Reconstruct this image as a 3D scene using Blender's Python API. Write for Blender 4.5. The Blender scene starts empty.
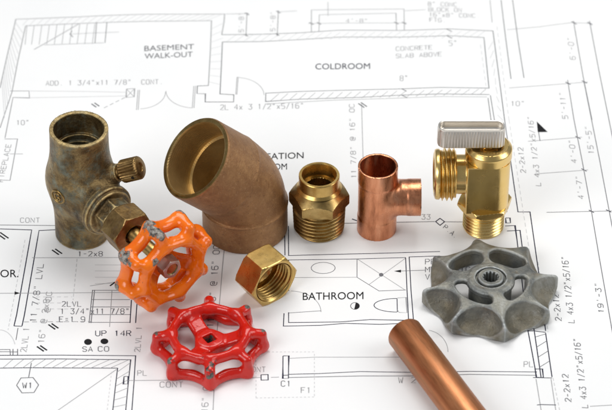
import bpy, math, random
import numpy as np
from mathutils import Vector, Matrix

random.seed(4)
C = bpy.context.scene
COL = C.collection
MM = 0.001
PI = math.pi

# ------------------------------------------------------------------ camera
FPX = 2600.0                      # focal length in photo pixels (photo 612 wide)
PITCH = math.radians(40.0)
DIST = 1195.0                      # mm from lens to the paper at picture centre
CY, CZ = -DIST * math.cos(PITCH), DIST * math.sin(PITCH)
cam = bpy.data.cameras.new('camera')
cam_o = bpy.data.objects.new('camera', cam)
COL.objects.link(cam_o)
cam_o.location = (0, CY * MM, CZ * MM)
cam_o.rotation_euler = (PI / 2 - PITCH, 0, 0)
cam.sensor_width = 36
cam.lens = 36 * FPX / 612
cam.clip_start = 0.05
cam.clip_end = 50
cam.dof.use_dof = True
cam.dof.focus_distance = 1.15
cam.dof.aperture_fstop = 19.0
C.camera = cam_o

# ------------------------------------------------------------------ world + lamps
w = bpy.data.worlds.new('World')
C.world = w
w.use_nodes = True
w.node_tree.nodes['Background'].inputs[0].default_value = (0.90, 0.95, 1.0, 1)
w.node_tree.nodes['Background'].inputs[1].default_value = 0.27


def area(name, loc, target, sx, sy, power, col=(1, 1, 1)):
    l = bpy.data.lights.new(name, 'AREA')
    l.shape = 'RECTANGLE'
    l.size, l.size_y = sx, sy
    l.energy = power
    l.color = col
    o = bpy.data.objects.new(name, l)
    COL.objects.link(o)
    o.location = loc
    d = Vector(target) - Vector(loc)
    o.rotation_euler = d.to_track_quat('-Z', 'Y').to_euler()
    return o


area('softbox_overhead', (0.02, 0.30, 0.80), (0, 0.02, 0), 0.62, 0.42, 4.4, (1, 0.985, 0.96))
area('softbox_side', (0.75, -0.10, 0.55), (0.03, 0, 0.02), 0.35, 0.55, 2.7, (1, 0.99, 0.97))
area('softbox_front', (-0.55, -0.55, 0.60), (0, 0, 0.02), 0.50, 0.45, 3.8)

C.view_settings.view_transform = 'Standard'
C.view_settings.look = 'None'
C.view_settings.exposure = 0.05
C.view_settings.gamma = 1.0
C.render.engine = 'CYCLES'
C.cycles.max_bounces = 8
C.cycles.use_denoising = True


# ------------------------------------------------------------------ geometry helpers
def at(px, py):
    """photo pixel -> point on the paper plane, in mm"""
    u = (px - 306.0) / FPX
    v = (205.0 - py) / FPX
    cy, sy = math.cos(PITCH), math.sin(PITCH)
    dx, dy, dz = u, cy + v * sy, -sy + v * cy
    t = CZ / -dz
    return np.array((t * dx, CY + t * dy, 0.0))


def scale_at(py):
    """mm per pixel and cosine of the view elevation for a point on the paper at image row py"""
    e = PITCH + math.atan((py - 205.0) / FPX)
    d = CZ / math.sin(e)
    return d / FPX, math.cos(e), math.sin(e)


def smin(a, b, k):
    h = np.clip(0.5 + 0.5 * (b - a) / k, 0, 1)
    return b * (1 - h) + a * h - k * h * (1 - h)


def smax(a, b, k):
    return -smin(-a, -b, k)


def box2(u, v, hu, hv, rad=0.0):
    du = np.abs(u) - hu + rad
    dv = np.abs(v) - hv + rad
    return np.hypot(np.maximum(du, 0), np.maximum(dv, 0)) + np.minimum(np.maximum(du, dv), 0) - rad


def seg2(u, v, a, b):
    ax, ay = a
    bx, by = b
    L2 = (bx - ax) ** 2 + (by - ay) ** 2
    t = np.clip(((u - ax) * (bx - ax) + (v - ay) * (by - ay)) / L2, 0, 1)
    return np.hypot(u - ax - t * (bx - ax), v - ay - t * (by - ay))


def hexd(u, v, af2, rot=0.0):
    d = np.full(np.shape(u), -1e9)
    for k in range(6):
        a = rot + k * PI / 3
        d = np.maximum(d, u * math.cos(a) + v * math.sin(a) - af2)
    return d


def surface_nets(f, bmin, bmax, h, newton=2):
    ax = [np.arange(bmin[i], bmax[i] + h, h) for i in range(3)]
    X, Y, Z = np.meshgrid(*ax, indexing='ij')
    V = f(X, Y, Z)
    S = V < 0
    n = [s - 1 for s in V.shape]
    acc = np.zeros(n + [3])
    cnt = np.zeros(n)

    def sl(o, i):
        return tuple(slice(o[k], n[k] + o[k]) for k in range(3)) + (() if i is None else (i,))
    for axis in range(3):
        others = [k for k in range(3) if k != axis]
        for p in (0, 1):
            for q in (0, 1):
                o0 = [0, 0, 0]
                o0[others[0]] = p
                o0[others[1]] = q
                o1 = list(o0)
                o1[axis] = 1
                v0, v1 = V[sl(o0, None)], V[sl(o1, None)]
                cr = (v0 < 0) != (v1 < 0)
                t = np.where(cr, v0 / np.where(cr, v0 - v1, 1), 0)
                cnt += cr
                acc[..., axis] += np.where(cr, t, 0)
                acc[..., others[0]] += cr * p
                acc[..., others[1]] += cr * q
    act = cnt > 0
    idx = np.full(n, -1, dtype=np.int64)
    idx[act] = np.arange(act.sum())
    cell = np.argwhere(act)
    P = (cell + acc[act] / cnt[act][:, None]) * h + np.array(bmin)
    quads = []
    for axis in range(3):
        b, c = (axis + 1) % 3, (axis + 2) % 3
        s0 = [slice(None)] * 3
        s1 = [slice(None)] * 3
        s0[axis] = slice(0, -1)
        s1[axis] = slice(1, None)
        for k in (b, c):
            s0[k] = slice(1, -1)
            s1[k] = slice(1, -1)
        A, B = S[tuple(s0)], S[tuple(s1)]
        for flip, m in ((0, A & ~B), (1, ~A & B)):
            e = np.argwhere(m)
            if not len(e):
                continue
            e[:, b] += 1
            e[:, c] += 1

            def cid(db, dc):
                q = e.copy()
                q[:, b] += db
                q[:, c] += dc
                return idx[q[:, 0], q[:, 1], q[:, 2]]
            q = np.stack([cid(-1, -1), cid(0, -1), cid(0, 0), cid(-1, 0)], 1)
            quads.append(q[:, ::-1] if flip else q)
    Q = np.concatenate(quads)
    N = None
    for it in range(newton + 1):
        e = h * 0.35
        x, y, z = P[:, 0], P[:, 1], P[:, 2]
        N = np.stack([f(x + e, y, z) - f(x - e, y, z), f(x, y + e, z) - f(x, y - e, z),
                      f(x, y, z + e) - f(x, y, z - e)], 1) / (2 * e)
        g2 = np.maximum((N * N).sum(1), 0.05)
        if it < newton:
            step = np.clip(f(x, y, z) / g2, -h * 0.5, h * 0.5)
            P = P - N * step[:, None]
    N = N / np.maximum(np.linalg.norm(N, axis=1), 1e-6)[:, None]
    return P, Q, N


def convexity(P, Q, N, h, rounds=2):
    """how proud each vertex stands of its neighbours (mm of relief per cell), lightly averaged"""
    E = np.concatenate([Q[:, [0, 1]], Q[:, [1, 2]], Q[:, [2, 3]], Q[:, [3, 0]]])
    E = np.concatenate([E, E[:, ::-1]])
    n = len(P)
    cnt = np.maximum(np.bincount(E[:, 0], minlength=n), 1)

    def avg(v):
        return np.bincount(E[:, 0], weights=v[E[:, 1]], minlength=n) / cnt
    S = P
    for _ in range(3):
        S = np.stack([avg(S[:, k]) for k in range(3)], 1)
    c = ((P - S) * N).sum(1) / h
    for _ in range(rounds):
        c = 0.5 * c + 0.5 * avg(c)
    return c


def link_mesh(name, P, faces, mat, parent=None, smooth=True, normals=None, sharp=None, midx=None, wear=None, edge=None):
    """P in mm, in the frame of the thing"""
    me = bpy.data.meshes.new(name)
    P = np.asarray(P, float) * MM
    me.from_pydata(P.tolist(), [], faces if isinstance(faces, list) else faces.tolist())
    mats = mat if isinstance(mat, (list, tuple)) else [mat]
    for m in mats:
        me.materials.append(m)
    if midx is not None:
        me.polygons.foreach_set('material_index', np.asarray(midx, dtype=np.int32))
    me.polygons.foreach_set('use_smooth', np.full(len(me.polygons), smooth))
    me.update()
    if wear is not None:
        me.attributes.new('wear', 'FLOAT', 'POINT').data.foreach_set('value', np.asarray(wear, dtype=np.float32))
    if edge is not None:
        me.attributes.new('edge', 'FLOAT', 'POINT').data.foreach_set('value', np.asarray(edge, dtype=np.float32))
    if sharp is not None:
        me.set_sharp_from_angle(angle=math.radians(sharp))
    if normals is not None:
        me.normals_split_custom_set_from_vertices(np.asarray(normals).tolist())
    o = bpy.data.objects.new(name, me)
    COL.objects.link(o)
    if parent:
        o.parent = parent
    return o


def sdf_obj(name, f, bmin, bmax, h, mat, parent=None, frame=None, use_normals=False, sharp=None, newton=2):
    P, Q, N = surface_nets(f, bmin, bmax, h, newton)
    if frame is not None:
        R, T = frame
        P = P @ R.T + T
        N = N @ R.T
    return link_mesh(name, P, Q, mat, parent, True, N if use_normals else None, sharp, edge=convexity(P, Q, N, h))


def thing(name, label, cat, loc=(0, 0, 0)):
    o = bpy.data.objects.new(name, None)
    o.empty_display_size = 0.01
    COL.objects.link(o)
    o.location = Vector(loc) * MM
    o['label'] = label
    o['category'] = cat
    return o


def tag(o, label, cat):
    o['label'] = label
    o['category'] = cat
    return o


def frame_z(n, up=(0, 0, 1)):
    """rotation whose local z is n, local y as close to 'up' as possible"""
    n = np.asarray(n, float)
    n = n / np.linalg.norm(n)
    y = np.asarray(up, float) - n * np.dot(up, n)
    y = y / np.linalg.norm(y)
    x = np.cross(y, n)
    return np.stack([x, y, n], 1)


def put(P, R, T):
    return np.asarray(P) @ np.asarray(R).T + np.asarray(T)


def lathe(prof, seg=96, close=False, wob=0.0):
    """prof = [(r,z)...] in order so that the outside is to the right-hand side when z grows"""
    n = len(prof)
    P = []
    for (r, z) in prof:
        for k in range(seg):
            a = 2 * PI * k / seg
            P.append((r * math.cos(a), r * math.sin(a), z))
    F = []
    for i in range(n - 1 + (1 if close else 0)):
        j = (i + 1) % n
        for k in range(seg):
            l = (k + 1) % seg
            F.append((i * seg + k, i * seg + l, j * seg + l, j * seg + k))
    return np.array(P), F


def thread(r_root, z0, z1, pitch, depth, r_inner, taper=0.0, seg=120, per=14, runout=0.6, inside=False):
    """helical screw thread as a height field on a cylinder, closed onto a bore of r_inner"""
    nz = int((z1 - z0) / pitch * per) + 1
    zs = np.linspace(z0, z1, nz)
    P = []
    for z in zs:
        for k in range(seg):
            a = 2 * PI * k / seg
            ph = (z / pitch - a / (2 * PI)) % 1.0
            tri = 1 - abs(2 * ph - 1)
            tri = min(max((tri - 0.12) / 0.74, 0), 1)
            fade = min(1, max(0, (z - z0) / (runout * pitch)), 1) * min(1, max(0, (z1 - z) / (runout * pitch)))
            if inside:
                r = r_root - depth * tri * fade
            else:
                r = r_root + taper * (z1 - z) + depth * tri * fade
            P.append((r * math.cos(a), r * math.sin(a), z))
    F = []
    for i in range(nz - 1):
        for k in range(seg):
            l = (k + 1) % seg
            q = (i * seg + k, i * seg + l, (i + 1) * seg + l, (i + 1) * seg + k)
            F.append(q[::-1] if inside else q)
    if not inside:
        base = len(P)
        for z in (z0, z1):
            for k in range(seg):
                a = 2 * PI * k / seg
                P.append((r_inner * math.cos(a), r_inner * math.sin(a), z))
        for k in range(seg):
            l = (k + 1) % seg
            F.append((base + k, base + l, l, k))
            t = (nz - 1) * seg
            F.append((t + k, t + l, base + seg + l, base + seg + k))
            F.append((base + l, base + k, base + seg + k, base + seg + l))
    return np.array(P), F


# ------------------------------------------------------------------ materials
class NT:
    def __init__(s, name):
        s.m = bpy.data.materials.new(name)
        s.m.use_nodes = True
        s.t = s.m.node_tree
        s.b = s.t.nodes['Principled BSDF']
        s.tc = s.t.nodes.new('ShaderNodeTexCoord')
        s.co = s.tc.outputs['Object']

    def link(s, a, b):
        s.t.links.new(a, b)

    def noise(s, scale, detail=5, rough=0.55, stretch=None, w=0.0, dist=0.0):
        co = s.co
        if stretch or w:
            mp = s.t.nodes.new('ShaderNodeMapping')
            s.link(co, mp.inputs[0])
            mp.inputs['Scale'].default_value = stretch or (1, 1, 1)
            mp.inputs['Location'].default_value = (w, w * 1.7, w * 0.6)
            co = mp.outputs[0]
        n = s.t.nodes.new('ShaderNodeTexNoise')
        s.link(co, n.inputs['Vector'])
        n.inputs['Scale'].default_value = scale
        n.inputs['Detail'].default_value = detail
        n.inputs['Roughness'].default_value = rough
        n.inputs['Distortion'].default_value = dist
        return n.outputs['Fac']

    def ramp(s, fac, stops, interp='LINEAR'):
        r = s.t.nodes.new('ShaderNodeValToRGB')
        s.link(fac, r.inputs[0])
        r.color_ramp.interpolation = interp
        els = r.color_ramp.elements
        while len(els) < len(stops):
            els.new(0.5)
        for e, (p, c) in zip(els, stops):
            e.position = p
            e.color = (c, c, c, 1) if isinstance(c, (int, float)) else (*c, 1)
        return r.outputs['Color']

    def mix(s, fac, a, b, mode='MIX'):
        n = s.t.nodes.new('ShaderNodeMix')
        n.data_type = 'RGBA'
        n.blend_type = mode
        if isinstance(fac, (int, float)):
            n.inputs[0].default_value = fac
        else:
            s.link(fac, n.inputs[0])
        for i, v in ((6, a), (7, b)):
            if isinstance(v, tuple):
                n.inputs[i].default_value = (*v, 1)
            else:
                s.link(v, n.inputs[i])
        return n.outputs[2]

    def math(s, op, a, b=0.0):
        n = s.t.nodes.new('ShaderNodeMath')
        n.operation = op
        for i, v in enumerate((a, b)):
            if isinstance(v, (int, float)):
                n.inputs[i].default_value = v
            else:
                s.link(v, n.inputs[i])
        return n.outputs[0]

    def bump(s, h, dist=0.0002, strength=0.5):
        n = s.t.nodes.new('ShaderNodeBump')
        s.link(h, n.inputs['Height'])
        n.inputs['Distance'].default_value = dist
        n.inputs['Strength'].default_value = strength
        s.link(n.outputs[0], s.b.inputs['Normal'])

    def set(s, name, v):
        if isinstance(v, (int, float)):
            s.b.inputs[name].default_value = v
        elif isinstance(v, tuple):
            s.b.inputs[name].default_value = (*v, 1)
        else:
            s.link(v, s.b.inputs[name])


def metal(name, c0, c1, c2, scale=120, rough=(0.18, 0.34), bump=0.00006, stretch=None, fine=900, grime=None, grime_t=(0.58, 0.72)):
    n = NT(name)
    a = n.noise(scale, 6, 0.6, stretch)
    col = n.ramp(a, [(0.30, c0), (0.5, c1), (0.70, c2)])
    met = 1.0
    b = n.noise(fine, 4, 0.6, stretch, 0.13)
    grime_st = stretch
    r = n.math('MULTIPLY_ADD', a, 0.0)
    rr = n.ramp(b, [(0.3, rough[0]), (0.7, rough[1])])
    if grime:
        g = n.ramp(n.noise(scale * 0.6, 8, 0.68, grime_st, 0.37), [(grime_t[0], 0.0), (grime_t[1], 1.0)])
        col = n.mix(g, col, grime)
        met = n.ramp(g, [(0.0, 1.0), (1.0, 0.45)])
        rr = n.mix(g, rr, (0.55, 0.55, 0.55))
    n.set('Base Color', col)
    n.set('Metallic', met)
    n.set('Roughness', rr)
    if bump:
        n.bump(n.math('ADD', b, n.math('MULTIPLY', a, 0.6)), bump, 0.6)
    return n.m


M = {}
M['copper'] = metal('copper', (0.36, 0.13, 0.062), (0.64, 0.265, 0.138), (0.80, 0.38, 0.22), 120, (0.23, 0.38), 0.00003, (1.6, 1.6, 0.35), 700, (0.20, 0.085, 0.05), (0.57, 0.80))
M['pipe_copper'] = metal('pipe_copper', (0.29, 0.108, 0.046), (0.48, 0.19, 0.082), (0.62, 0.27, 0.125), 130, (0.36, 0.52), 0.00003, (1.5, 1.5, 0.16), 900, (0.30, 0.17, 0.085), (0.52, 0.70))
M['brass'] = metal('brass', (0.42, 0.25, 0.07), (0.56, 0.37, 0.125), (0.66, 0.46, 0.18), 80, (0.25, 0.33), 0.000003, None, 300)
M['new_brass'] = metal('new_brass', (0.72, 0.49, 0.165), (0.77, 0.54, 0.205), (0.81, 0.59, 0.25), 60, (0.24, 0.28), 0, None, 300)
M['aged_brass'] = metal('aged_brass', (0.22, 0.135, 0.045), (0.36, 0.235, 0.085), (0.52, 0.365, 0.15), 100, (0.24, 0.38), 0.00002, None, 600, (0.10, 0.07, 0.035))
M['chrome'] = metal('chrome', (0.66, 0.62, 0.57), (0.72, 0.68, 0.62), (0.77, 0.73, 0.67), 80, (0.36, 0.42), 0, None, 300)


def old_bronze():
    n = NT('old_bronze')
    a = n.noise(95, 8, 0.68, None, 0.0, 0.4)
    col = n.ramp(a, [(0.32, (0.045, 0.033, 0.018)), (0.45, (0.15, 0.098, 0.043)), (0.57, (0.28, 0.195, 0.085)), (0.72, (0.48, 0.36, 0.175))])
    p = n.noise(75, 10, 0.76, None, 0.21, 0.2)
    g = n.ramp(p, [(0.485, 0.0), (0.58, 0.78)])
    col = n.mix(g, col, n.ramp(n.noise(300, 4), [(0.35, (0.055, 0.062, 0.042)), (0.65, (0.18, 0.20, 0.155))]))
    d = n.ramp(n.noise(210, 7, 0.7, None, 0.5), [(0.60, 0.0), (0.70, 0.8)])
    col = n.mix(d, col, (0.05, 0.036, 0.022))
    ed = n.t.nodes.new('ShaderNodeAttribute')
    ed.attribute_name = 'edge'
    rub = n.math('MULTIPLY', n.ramp(ed.outputs['Fac'], [(0.05, 0.0), (0.22, 0.9)]), n.ramp(n.noise(240, 6, 0.7, None, 0.15), [(0.35, 0.1), (0.58, 1.0)]))
    col = n.mix(rub, col, (0.60, 0.45, 0.21))
    n.set('Base Color', col)
    n.set('Metallic', n.ramp(g, [(0, 0.9), (1, 0.35)]))
    n.set('Roughness', n.ramp(a, [(0.3, 0.46), (0.7, 0.34)]))
    n.bump(n.math('ADD', n.noise(900, 5, 0.65), n.math('MULTIPLY', a, 1.4)), 0.0005, 0.8)
    return n.m


def brown_bronze():
    n = NT('brown_bronze')
    a = n.noise(70, 7, 0.65)
    col = n.ramp(a, [(0.28, (0.25, 0.122, 0.050)), (0.5, (0.36, 0.188, 0.078)), (0.72, (0.46, 0.262, 0.115))])
    sp = n.ramp(n.noise(900, 4, 0.65), [(0.57, 0.0), (0.68, 0.5)])
    col = n.mix(sp, col, (0.58, 0.36, 0.19))
    mo = n.ramp(n.noise(260, 6, 0.7, None, 0.44), [(0.35, 0.55), (0.65, 0.0)])
    col = n.mix(mo, col, (0.20, 0.088, 0.036))
    pit = n.ramp(n.noise(760, 3, 0.6, None, 0.71), [(0.62, 0.0), (0.70, 0.45)])
    col = n.mix(pit, col, (0.09, 0.045, 0.022))
    n.set('Base Color', col)
    n.set('Metallic', 0.6)
    n.set('Roughness', n.ramp(a, [(0.3, 0.40), (0.7, 0.50)]))
    n.bump(n.math('ADD', n.noise(1500, 4, 0.7), n.math('MULTIPLY', n.noise(420, 5, 0.7), 1.2)), 0.0003, 0.7)
    return n.m


def machined():
    n = NT('machined_bronze')
    wv = n.t.nodes.new('ShaderNodeTexWave')
    wv.wave_type = 'BANDS'
    wv.bands_direction = 'Z'
    n.link(n.co, wv.inputs['Vector'])
    wv.inputs['Scale'].default_value = 420
    wv.inputs['Distortion'].default_value = 0.6
    a = n.noise(90, 6, 0.6)
    col = n.ramp(a, [(0.3, (0.52, 0.35, 0.145)), (0.55, (0.68, 0.49, 0.22)), (0.75, (0.78, 0.58, 0.29))])
    n.set('Base Color', col)
    n.set('Metallic', 0.85)
    n.set('Roughness', 0.38)
    n.bump(wv.outputs['Fac'], 0.00005, 0.5)
    return n.m


def painted(name, c0, c1, chip0, chip1):
    """enamel over a casting; flaked off where the 'wear' attribute of the mesh is high"""
    n = NT(name)
    a = n.noise(150, 4)
    col = n.ramp(a, [(0.3, c0), (0.7, c1)])
    at_ = n.t.nodes.new('ShaderNodeAttribute')
    at_.attribute_name = 'wear'
    nz = n.math('MULTIPLY_ADD', n.noise(330, 9, 0.75, None, 0.31), 1.7)
    nz.node.inputs[2].default_value = -0.35
    chip = n.ramp(n.math('ADD', nz, n.math('MULTIPLY', at_.outputs['Fac'], 0.42)), [(0.735, 0.0), (0.75, 1.0)])
    metc = n.ramp(n.noise(520, 6, 0.75), [(0.40, chip0), (0.62, chip1)])
    grub = n.ramp(n.noise(180, 8, 0.7, None, 0.9), [(0.55, 0.0), (0.75, 0.35)])
    col = n.mix(grub, col, tuple(v * 0.45 for v in c0))
    n.set('Base Color', n.mix(chip, col, metc))
    n.set('Roughness', n.ramp(chip, [(0, 0.17), (1, 0.6)]))
    n.set('Metallic', n.math('MULTIPLY', chip, 0.3))
    hgt = n.math('SUBTRACT', n.math('MULTIPLY', n.noise(300, 4, 0.6), 0.4), chip)
    n.bump(hgt, 0.00045, 0.8)
    return n.m


def grey_cast():
    n = NT('grey_zinc')
    a = n.noise(75, 8, 0.66, None, 0.0, 0.5)
    col = n.ramp(a, [(0.28, (0.070, 0.076, 0.074)), (0.46, (0.145, 0.150, 0.140)), (0.58, (0.25, 0.245, 0.21)), (0.72, (0.40, 0.405, 0.385))])
    r = n.ramp(n.noise(140, 7, 0.7, None, 0.4), [(0.58, 0.0), (0.72, 0.5)])
    col = n.mix(r, col, (0.24, 0.175, 0.105))
    at_ = n.t.nodes.new('ShaderNodeAttribute')
    at_.attribute_name = 'wear'
    stain = n.math('MULTIPLY', at_.outputs['Fac'], n.ramp(n.noise(120, 7, 0.7, None, 0.6), [(0.30, 0.35), (0.62, 0.95)]))
    col = n.mix(stain, col, n.ramp(n.noise(160, 6, 0.7, None, 0.2), [(0.3, (0.095, 0.080, 0.050)), (0.7, (0.22, 0.19, 0.13))]))
    ed = n.t.nodes.new('ShaderNodeAttribute')
    ed.attribute_name = 'edge'
    wear = n.math('MULTIPLY', n.ramp(ed.outputs['Fac'], [(0.06, 0.0), (0.30, 0.85)]), n.ramp(n.noise(200, 6, 0.7, None, 0.15), [(0.3, 0.3), (0.6, 1.0)]))
    col = n.mix(wear, col, (0.50, 0.53, 0.54))
    n.set('Base Color', col)
    n.set('Metallic', 0.5)
    n.set('Roughness', n.ramp(a, [(0.3, 0.36), (0.7, 0.48)]))
    n.bump(n.math('ADD', n.noise(800, 5, 0.65), n.math('MULTIPLY', n.noise(260, 6, 0.7), 1.4)), 0.00035, 0.75)
    return n.m


def flat(name, c, rough=0.7):
    n = NT(name)
    n.set('Base Color', c)
    n.set('Roughness', rough)
    n.set('Specular IOR Level', 0.2)
    return n.m


def paper_mat():
    n = NT('drawing_paper')
    a = n.noise(14, 4)
    n.set('Base Color', n.ramp(a, [(0.3, (0.84, 0.845, 0.85)), (0.7, (0.875, 0.875, 0.875))]))
    n.set('Roughness', 0.75)
    n.set('Specular IOR Level', 0.25)
    n.bump(n.noise(500, 3), 0.00004, 0.3)
    return n.m


M['old_bronze'] = old_bronze()
M['brown_bronze'] = brown_bronze()
M['machined'] = machined()
M['red_paint'] = painted('red_enamel', (0.54, 0.009, 0.004), (0.64, 0.016, 0.007), (0.035, 0.038, 0.034), (0.22, 0.22, 0.19))
M['orange_paint'] = painted('orange_enamel', (0.80, 0.128, 0.003), (0.90, 0.190, 0.005), (0.045, 0.033, 0.028), (0.40, 0.37, 0.33))
M['grey_zinc'] = grey_cast()
M['dark'] = flat('dark_hole', (0.015, 0.013, 0.010), 0.8)
M['paper'] = paper_mat()
M['ink'] = flat('ink_dark', (0.030, 0.030, 0.055))
M['ink_black'] = flat('ink_black', (0.012, 0.012, 0.014))
M['ink_mid'] = flat('ink_mid', (0.16, 0.16, 0.175))
M['ink_light'] = flat('ink_light', (0.36, 0.36, 0.37))
M['ink_faint'] = flat('ink_faint', (0.60, 0.60, 0.61))
M['table'] = flat('table_laminate', (0.78, 0.78, 0.77), 0.5)


# ------------------------------------------------------------------ the drawing sheet
def paper_z(x, y):
    """gentle cockle of the sheet behind the fittings; flat where things stand"""
    t = np.clip((y - 95.0) / 60.0, 0, 1)
    t = t * t * (3 - 2 * t)
    return t * (0.9 * np.sin(x / 19.0 + 0.6) * 0.5 + 0.5 * np.sin(x / 33.0 + y / 40.0) + 0.3 * np.sin(y / 26.0))


SX, SY0, SY1 = 330.0, -235.0, 300.0


def build_sheet():
    xs = np.arange(-SX, SX + 1, 5.0)
    ys = np.arange(SY0, SY1 + 1, 5.0)
    nx, ny = len(xs), len(ys)
    P, F = [], []
    for lay in (0, 1):
        for y in ys:
            for x in xs:
                P.append((x, y, float(paper_z(x, y)) - 0.15 * lay))
    nn = nx * ny
    for j in range(ny - 1):
        for i in range(nx - 1):
            a = j * nx + i
            F.append((a, a + 1, a + nx + 1, a + nx))
            F.append((nn + a + nx, nn + a + nx + 1, nn + a + 1, nn + a))
    rim = [i for i in range(nx)] + [j * nx + nx - 1 for j in range(1, ny)] + \
          [(ny - 1) * nx + i for i in range(nx - 2, -1, -1)] + [j * nx for j in range(ny - 2, 0, -1)]
    for a, b in zip(rim, rim[1:] + rim[:1]):
        F.append((a, nn + a, nn + b, b))
    return P, F


P, F = build_sheet()
tb = link_mesh('table_top', [(x, y, z) for z in (-3.0, -33.0) for (x, y) in ((-600, -420), (600, -420), (600, 480), (-600, 480))],
               [(0, 1, 2, 3), (7, 6, 5, 4), (0, 4, 5, 1), (1, 5, 6, 2), (2, 6, 7, 3), (3, 7, 4, 0)], M['table'], smooth=False)
tb['kind'] = 'structure'
sheet = tag(link_mesh('floor_plan', P, F, M['paper']),
            'large white printed house floor plan sheet lying flat under all the plumbing fittings', 'floor plan')

INKS = ['ink_light', 'ink_mid', 'ink', 'ink_black', 'ink_faint']


class Print:
    def __init__(s, start=0):
        s.P, s.F, s.I = [], [], []
        s.n = start * 120

    def z(s):
        s.n += 1
        return 0.035 + 0.00012 * s.n

    def add_poly(s, pts, ink):
        """pts in photo pixels"""
        zz = s.z()
        b = len(s.P)
        for (x, y) in pts:
            g = at(x, y)
            s.P.append((g[0], g[1], float(paper_z(g[0], g[1])) + zz))
        s.F.append(tuple(range(b, b + len(pts))))
        s.I.append(INKS.index(ink))

    def line(s, pts, ink='ink_mid', wd=0.30, closed=False):
        """polyline in photo pixels, width in mm"""
        if closed:
            pts = list(pts) + [pts[0]]
        wd = wd * 1.12
        g = [at(*p)[:2] for p in pts]
        q = []
        for a, b in zip(g[:-1], g[1:]):
            m = max(1, int(np.linalg.norm(b - a) / 6))
            for k in range(m):
                q.append(a + (b - a) * k / m)
        q.append(g[-1])
        zz = s.z()
        b0 = len(s.P)
        n = len(q)
        for i in range(n):
            t = q[min(i + 1, n - 1)] - q[max(i - 1, 0)]
            L = np.linalg.norm(t)
            t = t / L if L > 1e-9 else np.array((1.0, 0))
            nrm = np.array((-t[1], t[0])) * wd / 2
            # mitre
            if 0 < i < n - 1:
                d = q[i] - q[i - 1]
                d = d / max(np.linalg.norm(d), 1e-9)
                c = abs(np.dot(nrm / (wd / 2), np.array((-d[1], d[0]))))
                nrm = nrm / max(c, 0.5)
            for sg in (1, -1):
                p = q[i] + sg * nrm
                s.P.append((p[0], p[1], float(paper_z(p[0], p[1])) + zz))
        for i in range(n - 1):
            a = b0 + 2 * i
            s.F.append((a + 1, a + 3, a + 2, a))
            s.I.append(INKS.index(ink))

    def dash(s, a, b, ink='ink_light', wd=0.25, on=4.0, off=2.5):
        a, b = np.array(a, float), np.array(b, float)
        L = np.linalg.norm(b - a)
        t = 0.0
        while t < L:
            s.line([tuple(a + (b - a) * t / L), tuple(a + (b - a) * min(t + on, L) / L)], ink, wd)
            t += on + off

    def arc(s, c, rx, ry, a0, a1, ink='ink_mid', wd=0.28, n=20):
        s.line([(c[0] + rx * math.cos(math.radians(a0 + (a1 - a0) * k / n)),
                 c[1] - ry * math.sin(math.radians(a0 + (a1 - a0) * k / n))) for k in range(n + 1)], ink, wd)

    def disc(s, c, rx, ry, ink='ink_black', a0=0, a1=360):
        n = 24
        s.add_poly([(c[0] + rx * math.cos(math.radians(a0 + (a1 - a0) * k / n)),
                     c[1] - ry * math.sin(math.radians(a0 + (a1 - a0) * k / n))) for k in range(n if a1 - a0 == 360 else n + 1)][::1], ink)

    def hatch(s, a0, a1, b0, b1, n, ink='ink_light', wd=0.22, skew=1.0):
        """slanted strokes between edge a0->a1 and edge b0->b1"""
        a0, a1, b0, b1 = (np.array(v, float) for v in (a0, a1, b0, b1))
        for k in range(n):
            t = (k + 0.3) / n
            u = min(max(t + skew / n, 0), 1)
            s.line([tuple(a0 + (a1 - a0) * u), tuple(b0 + (b1 - b0) * t)], ink, wd)

    def build(s, name, parent):
        return link_mesh(name, s.P, s.F, [M[i] for i in INKS], parent, smooth=False, midx=s.I)


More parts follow.
